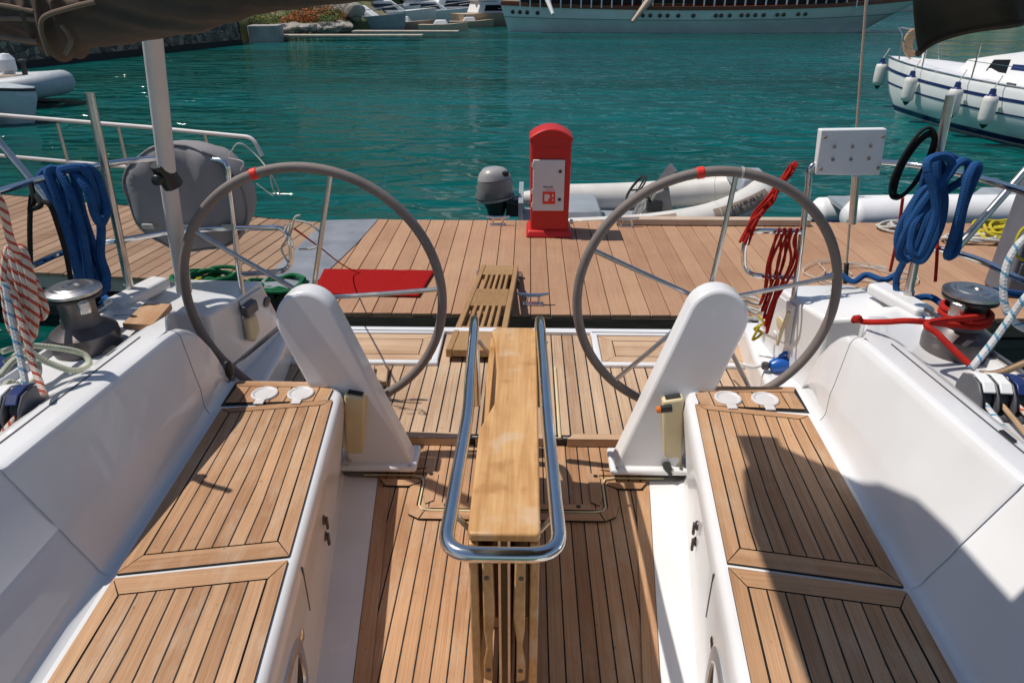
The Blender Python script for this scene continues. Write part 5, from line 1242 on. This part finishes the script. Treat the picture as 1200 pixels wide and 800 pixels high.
# ================================================================== SCHOONER
def schooner():
    Y0 = 50.3; t = empty('wooden_schooner', (10.3, Y0, 0), 'long white wooden schooner with red brown rail and portholes across the harbour', 'schooner')
    N_ = 40
    def st(k):
        u = k/N_; hb = 2.9*(max(0.0, sin(pi*min(1, (u*.93+.05))))**.55)
        if u == 0: hb = 1.1
        if k == N_: hb = .02
        return u, hb
    zt = lambda u: 1.30+.62*(u-.42)**2*2.2+(.45*max(0, u-.75)**1.2*2)
    def X(u, g): # g: 0 waterline .. 1 top
        x0 = lerp(-1.25, -1.72, g); x1 = lerp(21.6, 25.2, max(0.0, g)**1.1); return lerp(x0, x1, u)
    def row(k, lv, side=-1, off=0):
        u, hb = st(k); return [(X(u, g), Y0+side*hb*(lerp(.80, 1.0, g))-0+side*off, zt(u)*g) for g in lv]
    up, lo, ml = MB(), MB(), MB()
    for side in (-1, 1):
        lo.loft([row(k, (-.25, .06, .30, .56), side) for k in range(N_+1)])
        up.loft([row(k, (.56, .78, 1.0), side) for k in range(N_+1)])
        ml.loft([row(k, (.545, .575), side, .03) for k in range(N_+1)])
    q = row(0, (-.25, .06, .3, .56, .78, 1.0), -1); q2 = row(0, (-.25, .06, .3, .56, .78, 1.0), 1); up.loft([q, q2])
    hu = lo.build('lower_hull', 'hullb', t, smooth=60); up.build('upper_hull', 'hullw', t, smooth=60); ml.build('rubbing_strake', mat('strake_green', (.22,.33,.32), .5), t)
    r = MB()
    for side in (-1, 1):
        r.loft([[(X(u, 1.0), Y0+side*(hb+.05), zt(u)-.02), (X(u, 1.0), Y0+side*(hb+.05), zt(u)+.20), (X(u, 1), Y0+side*(hb-.12), zt(u)+.21)] for u, hb in [st(k) for k in range(N_+1)]])
    r.build('bulwark', 'mahog', t)
    # portholes on the near side
    for px in (599, 608, 617, 630, 751, 759, 767, 779, 788, 801, 820, 847, 853.5, 864, 878, 886, 895, 906, 923, 931, 949, 958):
        k = min(range(N_*10), key=lambda k: abs(FPX*((X(k/N_/10, .78)-CAM.x)*cos(YAW)+46*sin(YAW))/(( 46*cos(YAW)-(X(k/N_/10, .78)-CAM.x)*sin(YAW))*cos(PIT)+1.5*sin(PIT))+600-px))
        u = k/N_/10; a, b = st(int(u*N_))[1], st(min(N_, int(u*N_)+1))[1]; hb = lerp(a, b, u*N_-int(u*N_))
        MB().lathe([(.125, 0), (.125, .03), (.095, .035), (0, .03)], (X(u, .76), Y0-hb*.955-.02, zt(u)*.76), 14, (0,-1,0)).build('porthole', 'glass', t)
    d = MB(); d.loft([[(X(u, 1), Y0-hb, zt(u)+.02), (X(u, 1), Y0+hb, zt(u)+.02)] for u, hb in [st(k) for k in range(N_+1)]]); d.build('deck', 'mahog', t)
    hs = MB(); hs.box((9.5, Y0, 2.7), (20.0, 3.0, 2.2)); h = hs.build('deckhouse', 'dark', t)
    roof = MB(); roof.box((9.5, Y0, 3.9), (21.5, 4.6, .15)); roof.build('roof', 'mahog', t)
    ps = MB()
    x = -.5
    while x < 21:
        u = (x+1.7)/26.9; ps.box((x, Y0-2.55 if 1.5 < x < 17 else Y0-2.2, 2.2), (.07, .07, 1.6)); x += .62
    ps.build('rail_post', 'white', t)
    rl = MB()
    for z in (2.35, 2.05): rl.tube([(-.5, Y0-2.2, z), (1.5, Y0-2.55, z), (17, Y0-2.55, z), (20.8, Y0-2.2, z)], .03, 6)
    rl.build('hand_rail', 'mahog', t)
    for x in (4.5, 13): MB().tube([(x, Y0, 1.5), (x, Y0, 20)], .16, 10, rad=[.18, .10]).build('mast', 'beige', t)
    sp = MB(); a, b = at(648, 17, 46.0), at(640, -4, 46.8); sp.tube([a, b], .16, 10, rad=[.10, .16]); sp.build('hanging_ladder', 'white', t)
    sp = MB(); a, b = at(741, 26, 46.4), at(766, -6, 47.2); sp.tube([a, b], .2, 10, rad=[.10, .26]); sp.build('boarding_spar', 'beige', t)
    bb = MB(); bb.tube([(22.5, Y0, 1.9), (31, Y0, 3.6)], .15, 10); bb.build('bowsprit', 'mahog', t)
schooner()

# ================================================================== FAR SHORE
def quay():
    t = empty('stone_quay_wall', (-16, 32, 0), 'old rubble stone quay wall along the left shore', 'quay wall')
    pts = [(-26.5, 0), (-19.5, 20), (-17.6, 27.1), (-15.9, 33), (-14.25, 38.0)]
    pts = [(-25, 4), (-17.6, 27.1), (-15.9, 33), (-14.25, 38.0)]
    m = MB(); H = 1.25
    m.loft([[(x, y, -.6), (x-.05, y, .25), (x-.12, y, H), (x-.7, y, H+.01), (x-.7, y, H-.2)] for x, y in pts]+[[(-14.6, 38.9, -.6), (-14.65, 38.9, .25), (-14.7, 38.85, H), (-15.2, 38.6, H), (-15.2, 38.6, H-.2)]])
    m.face([(-14.25, 38.0, -.6), (-14.25, 38, H), (-19, 42.5, H), (-19, 42.5, -.6)])
    m.build('wall_face', 'stone', t, smooth=30)
    l = MB(); l.loft([[(x+.05, y, -.3), (x+.03, y, .22)] for x, y in pts]); l.build('tide_line', mat('wet_algae', (.012,.012,.010), .6), t)
    c = MB(); c.box((-13.55, 39.7, .25), (1.5, 1.6, 1.1), .15); c.build('concrete_block', 'conc', t, bevel=.03)
quay()
def jetties():
    for (x, y, w, d, z, rz, lb) in ((-9.6, 40.9, 8.0, .9, .22, .02, 'low pale concrete jetty nearest on the far left shore'), (-6.9, 43.6, 6.0, .9, .28, -.02, 'low pale concrete jetty behind the nearer one on the far shore')):
        m = MB(); m.box((x, y, z), (w, d, .12), rz); o = m.build('low_jetty', 'fasc2', origin=(x, y, z), bevel=.02); tag(o, lb, 'jetty', 'low jetties on the far shore')
    
jetties()
# ground: one land sheet behind the shoreline, rising to hills
def land():
    m = MB(); rows = []
    sh = lambda x: 41.5 if x < -13 and False else (38.6+max(0, -14.5-x)*-3.2 if x < -14.5 else (43.0+.18*(x+14.5) if x < -11 else 43.6+(x+11)*6 if x < -5 else 79.6+(x+5)*.4))
    xs = [-160+4*k for k in range(28)]+[-46+1.0*k for k in range(60)]+[16+5*k for k in range(38)]
    for j in range(60):
        t = j/59; row = []
        for x in xs:
            s_ = max(sh(x), -60) if x > -15 else max(38.6+(x+14.5)*3.3, -40)
            y = s_-.5+t**2.2*170; dd = max(0, y-s_)
            z = -.5+min(1, dd/1.2)*1.15+.035*max(0, dd-3)+.32*max(0, dd-10)+2.5*noise.noise(V((x*.03, y*.03, 0)))*min(1, dd/30)
            if x < -14.4: z = min(1.2, z+.6) if dd < 3 else z+.3
            z += .12*noise.noise(V((x*.7, y*.7, 1)))*min(1, dd/4)
            row.append((x, y, min(z, 32)))
        rows.append(row)
    m.loft(rows)
    mm = bpy.data.materials.new('hillside'); mm.use_nodes = True; nt, N, L, b = nodes(mm)
    tc = N('ShaderNodeTexCoord'); n = N('ShaderNodeTexNoise'); n.inputs['Scale'].default_value = .35; n.inputs['Detail'].default_value = 8; L(tc.outputs['Object'], n.inputs['Vector'])
    r = N('ShaderNodeValToRGB'); e = r.color_ramp.elements; e[0].position = .36; e[0].color = (.035,.055,.016,1); e[1].position = .66; e[1].color = (.25,.20,.13,1); k = r.color_ramp.elements.new(.5); k.color = (.10,.115,.035,1)
    L(n.outputs['Fac'], r.inputs['Fac']); L(r.outputs[0], b.inputs['Base Color']); b.inputs['Roughness'].default_value = .95
    o = m.build('land', mm, smooth=80); tag(o, kind='structure')
land()
def flowers():
    rnd = random.Random(4); m = MB()
    for k in range(9000):
        x = rnd.uniform(-15.5, -10.9); y = rnd.uniform(43.0, 49) if x > -13.5 else rnd.uniform(40, 48)
        z = .65+.035*max(0, y-45)+rnd.uniform(0, .35)+(.5 if noise.noise(V((x*.6, y*.6, 3))) > .1 else .1)*rnd.random()
        s_ = rnd.uniform(.05, .13); a = rnd.random()*6.3; tl = rnd.uniform(-.8, .8)
        u = V((cos(a), sin(a), tl*.5))*s_; v = V((-sin(a)*.5, cos(a)*.5, .8))*s_; p = V((x, y, z))
        q = noise.noise(V((x*.5, y*.4, 9)))
        mi = 1 if q > .12 and rnd.random() < .6 else (2 if q < -.2 and rnd.random() < .4 else 0)
        m.face([p-u, p+v*.4, p+u, p-v*.4+V((0,0,s_))], None, mi)
    o = m.build('flowering_ground_cover', [mat('shrub_green', (.07,.11,.02), .8, var=.3, vscale=3), mat('orange_flowers', (.42,.10,.02), .8, var=.3, vscale=3), mat('yellow_grass', (.30,.26,.05), .8)], weld=False); tag(o, 'green and orange flowering ground cover above the far stone quay', 'ground cover', kind='stuff')
flowers()
def rocks():
    rnd = random.Random(12); locs = [(-12.3, 42.6), (-11.4, 43.0), (-10.6, 43.3), (-9.7, 43.4), (-9.0, 44.6), (-13.1, 42.0), (-11.0, 47.5), (-9.8, 48.2), (-12.0, 48.0), (-8.9, 47.2)]
    names = ['rock low on the shore above the near concrete jetty', 'pale rock on the upper shore behind the orange flowers']
    for i, (x, y) in enumerate([(-13.3+(x+13.1)*.62, y) for x, y in locs]):
        bm = bmesh.new(); bmesh.ops.create_icosphere(bm, subdivisions=3, radius=1)
        sd = rnd.random()*50; sx = rnd.uniform(.3, .6); up = 1 if i > 5 else 0
        for v in bm.verts: v.co = V((v.co.x*sx*1.4, v.co.y*sx, v.co.z*sx*(.6+.5*up)))*(1+.35*noise.noise(v.co*1.6+V((sd, 0, 0))))
        me = bpy.data.meshes.new('shore_rock'); bm.to_mesh(me); bm.free(); me.materials.append(M['rock'])
        o = bpy.data.objects.new('shore_rock', me); COL.objects.link(o); o.location = (x, y, .5+.75*up); tag(o, names[up], 'rock', 'rocks on the lower shore' if not up else 'pale rocks behind the flowers')
rocks()

def motorboat(px, py, L, hcol, rz, label, fly=True, bcan=None, sail=False):
    c = atz(px, py, 0.0); t = empty('motor_yacht' if not sail else 'small_boat', c, label, 'motor yacht' if not sail else 'boat'); R = Matrix.Rotation(rz, 3, 'Z'); G = lambda x, y, z: c+R@V((x, y, z))
    m = MB(); secs = []; B = L*.16; H = L*.12
    for u in (-.5, -.3, 0, .25, .4, .48, .5):
        b = B*(1 if u < 0 else max(.02, 1-(u/.5)**2.2)); z = H*(1+.35*max(0, u)/.5)
        secs.append([G(u*L, b, z), G(u*L*.97, b*.9, H*.35), G(u*L*.9, b*.6, -.2), G(u*L*.9, -b*.6, -.2), G(u*L*.97, -b*.9, H*.35), G(u*L, -b, z)])
    m.loft(secs, caps=True); m.loft([[s_[0], s_[5]] for s_ in secs]); m.build('hull', hcol, t, smooth=50)
    if sail:
        s_ = MB(); s_.hexa([G(-.2*L, -B*.7, H), G(.1*L, -B*.7, H), G(.1*L, B*.7, H), G(-.2*L, B*.7, H)], [G(-.15*L, -B*.5, H*1.7), G(.05*L, -B*.5, H*1.7), G(.05*L, B*.5, H*1.7), G(-.15*L, B*.5, H*1.7)]); s_.build('cuddy', 'white', t, bevel=.04)
        return t
    s_ = MB(); s_.hexa([G(-.32*L, -B*.8, H), G(.22*L, -B*.75, H), G(.22*L, B*.75, H), G(-.32*L, B*.8, H)], [G(-.28*L, -B*.7, H*1.9), G(.06*L, -B*.6, H*1.9), G(.06*L, B*.6, H*1.9), G(-.28*L, B*.7, H*1.9)]); cb = s_.build('cabin', 'white', t, bevel=.08)
    w = MB()
    for sd in (-1, 1): 
        w.hexa([G(-.24*L, sd*B*.79, H*1.2), G(.12*L, sd*B*.74, H*1.2), G(.12*L, sd*B*.70, H*1.2), G(-.24*L, sd*B*.70, H*1.2)], [G(-.22*L, sd*B*.74, H*1.65), G(.06*L, sd*B*.69, H*1.65), G(.06*L, sd*B*.60, H*1.65), G(-.22*L, sd*B*.60, H*1.65)])
    w.build('window', 'glass', cb)
    if fly:
        f = MB(); f.hexa([G(-.30*L, -B*.72, H*1.92), G(.0, -B*.6, H*1.92), G(.0, B*.6, H*1.92), G(-.30*L, B*.72, H*1.92)], [G(-.32*L, -B*.72, H*2.3), G(-.04*L, -B*.55, H*2.3), G(-.04*L, B*.55, H*2.3), G(-.32*L, B*.72, H*2.3)]); f.build('flybridge', 'white', t, bevel=.06)
        a = MB(); a.tube([G(-.22*L, -B*.6, H*2.3), G(-.26*L, -B*.5, H*3.0), G(-.26*L, B*.5, H*3.0), G(-.22*L, B*.6, H*2.3)], .06, 6); a.build('radar_arch', 'white', t)
    if bcan:
        k = MB(); k.box(G(-.2*L, 0, H*2.6), (L*.25, B*1.3, .25)); k.build('canopy', bcan, t, bevel=.08)
    mt = MB(); mt.tube([G(.02*L, 0, H*1.9), G(.0*L, 0, H*1.9+L*.45)], .05, 6, rad=[.06, .03]); mt.build('mast', 'steel2', t)
    rl = MB(); rl.tube([G(-.1*L, -B, H*1.35), G(.3*L, -B*.65, H*1.75), G(.48*L, 0, H*1.9)], .025, 5); rl.build('bow_rail', 'steel2', t)
    return t
motorboat(452, 31, 7.5, 'hullw', .25, 'white motor yacht with a blue canopy moored on the far shore', bcan='bluecan')
motorboat(505, 27, 7.0, 'hullw', .1, 'white motor yacht with dark side windows left of the pale hulled one', bcan=None)
motorboat(545, 26, 8.0, 'hullb', .35, 'pale green hulled motor yacht moored left of the schooner')
motorboat(420, 36, 6.5, 'greypvc', -.1, 'grey blue launch moored behind the far jetties', fly=False, bcan='beige')
motorboat(585, 30, 7.0, 'beige', .55, 'wooden hulled motor boat tucked beside the schooner stern', bcan='mahog')
motorboat(520, 36.5, 3.2, 'beige', 0, 'small cream open boat in front of the white motor yachts', sail=True)
motorboat(553, 32, 3.2, 'beige', .1, 'small cream open boat close to the schooner stern', sail=True)
motorboat(475, 35.5, 4.0, 'tanpvc', 0, 'small tan open boat beside the end of the far jetties', sail=True)
motorboat(408, 33, 5.0, 'hullw', .2, 'small white motor yacht farthest left among the moored boats', fly=False)
motorboat(438, 27, 8.0, 'hullw', -.2, 'white motor yacht with a beige canopy behind the blue canopied one', bcan='beige')
motorboat(480, 22, 9.0, 'hullw', .15, 'large white motor yacht in the back row of the far moorings', bcan='white')
motorboat(525, 20, 9.0, 'hullw', .3, 'white motor yacht with a dark red canopy in the back row', bcan='mahog')
motorboat(1045, 14, 12, 'hullw', .4, 'white motor yacht far away to the right of the schooner bow')

# ================================================================== WATER, SKY, LIGHT, CAMERA
def water():
    m = MB(); m.face([(-900, -300, 0), (900, -300, 0), (900, 1200, 0), (-900, 1200, 0)])
    mm = bpy.data.materials.new('harbour_water'); mm.use_nodes = True; nt, N, L, b = nodes(mm)
    tc = N('ShaderNodeTexCoord')
    mp = N('ShaderNodeMapping'); mp.inputs['Scale'].default_value = (.75, 1.7, 1); mp.inputs['Rotation'].default_value = (0, 0, .25); L(tc.outputs['Object'], mp.inputs[0])
    n1 = N('ShaderNodeTexNoise'); n1.inputs['Scale'].default_value = 1.15; n1.inputs['Detail'].default_value = 2.2; n1.inputs['Roughness'].default_value = .42; n1.inputs['Distortion'].default_value = .8; L(mp.outputs[0], n1.inputs['Vector'])
    n2 = N('ShaderNodeTexNoise'); n2.inputs['Scale'].default_value = .28; n2.inputs['Detail'].default_value = 3; L(mp.outputs[0], n2.inputs['Vector'])
    n3 = N('ShaderNodeTexNoise'); n3.inputs['Scale'].default_value = .06; n3.inputs['Detail'].default_value = 3; mp3 = N('ShaderNodeMapping'); mp3.inputs['Scale'].default_value = (.35, 1.6, 1); L(tc.outputs['Object'], mp3.inputs[0]); L(mp3.outputs[0], n3.inputs['Vector'])
    h = math_n(N, L, 'ADD', n1.outputs['Fac'], math_n(N, L, 'MULTIPLY', n2.outputs['Fac'], 1.6))
    bp = N('ShaderNodeBump'); bp.inputs['Distance'].default_value = .52; npz = N('ShaderNodeTexNoise'); npz.inputs['Scale'].default_value = .11; npz.inputs['Detail'].default_value = 4; mpz = N('ShaderNodeMapping'); mpz.inputs['Scale'].default_value = (.5, 1.3, 1); mpz.inputs['Location'].default_value = (7, 3, 0); L(tc.outputs['Object'], mpz.inputs[0]); L(mpz.outputs[0], npz.inputs['Vector']); sr = N('ShaderNodeMapRange'); sr.inputs['From Min'].default_value = .38; sr.inputs['From Max'].default_value = .62; sr.inputs['To Min'].default_value = .45; sr.inputs['To Max'].default_value = 1.0; L(npz.outputs['Fac'], sr.inputs['Value']); L(sr.outputs[0], bp.inputs['Strength']); L(h, bp.inputs['Height']); L(bp.outputs[0], b.inputs['Normal'])
    r = N('ShaderNodeValToRGB'); e = r.color_ramp.elements; e[0].position = .40; e[0].color = (.0004,.058,.045,1); e[1].position = .60; e[1].color = (.0004,.108,.106,1); L(n3.outputs['Fac'], r.inputs['Fac']); L(r.outputs[0], b.inputs['Base Color'])
    b.inputs['Roughness'].default_value = .03; b.inputs['IOR'].default_value = 1.33; b.inputs['Specular IOR Level'].default_value = .36
    o = m.build('water', mm); tag(o, kind='structure')
water()
SUN = V((-.55, .10, 1.0)).normalized()
w = bpy.data.worlds.new('World'); SC.world = w; w.use_nodes = True; nt = w.node_tree; bg = nt.nodes['Background']
sk = nt.nodes.new('ShaderNodeTexSky'); sk.sky_type = 'NISHITA'; sk.sun_disc = False; sk.sun_elevation = math.asin(SUN.z); sk.sun_rotation = atan2(SUN.x, SUN.y); sk.altitude = 0; sk.air_density = 1.0; sk.dust_density = .6; sk.ozone_density = 1.5
nt.links.new(sk.outputs[0], bg.inputs['Color']); bg.inputs['Strength'].default_value = .088
sl = bpy.data.lights.new('sun', 'SUN'); sl.energy = 4.1; sl.angle = radians(.55); sl.color = (1, .94, .86)
so = bpy.data.objects.new('sun', sl); COL.objects.link(so); so.rotation_euler = (-SUN).to_track_quat('-Z', 'Y').to_euler(); so.location = SUN*30
cd = bpy.data.cameras.new('camera'); cd.sensor_width = 36; cd.lens = FPX/1200*36; cd.clip_start = .05; cd.clip_end = 3000
co = bpy.data.objects.new('camera', cd); COL.objects.link(co); co.location = CAM; co.rotation_euler = (pi/2-PIT, 0, YAW); SC.camera = co
SC.view_settings.view_transform = 'Standard'; SC.view_settings.look = 'None'; SC.view_settings.gamma = 1; SC.view_settings.exposure = 0
SC.cycles.max_bounces = 6
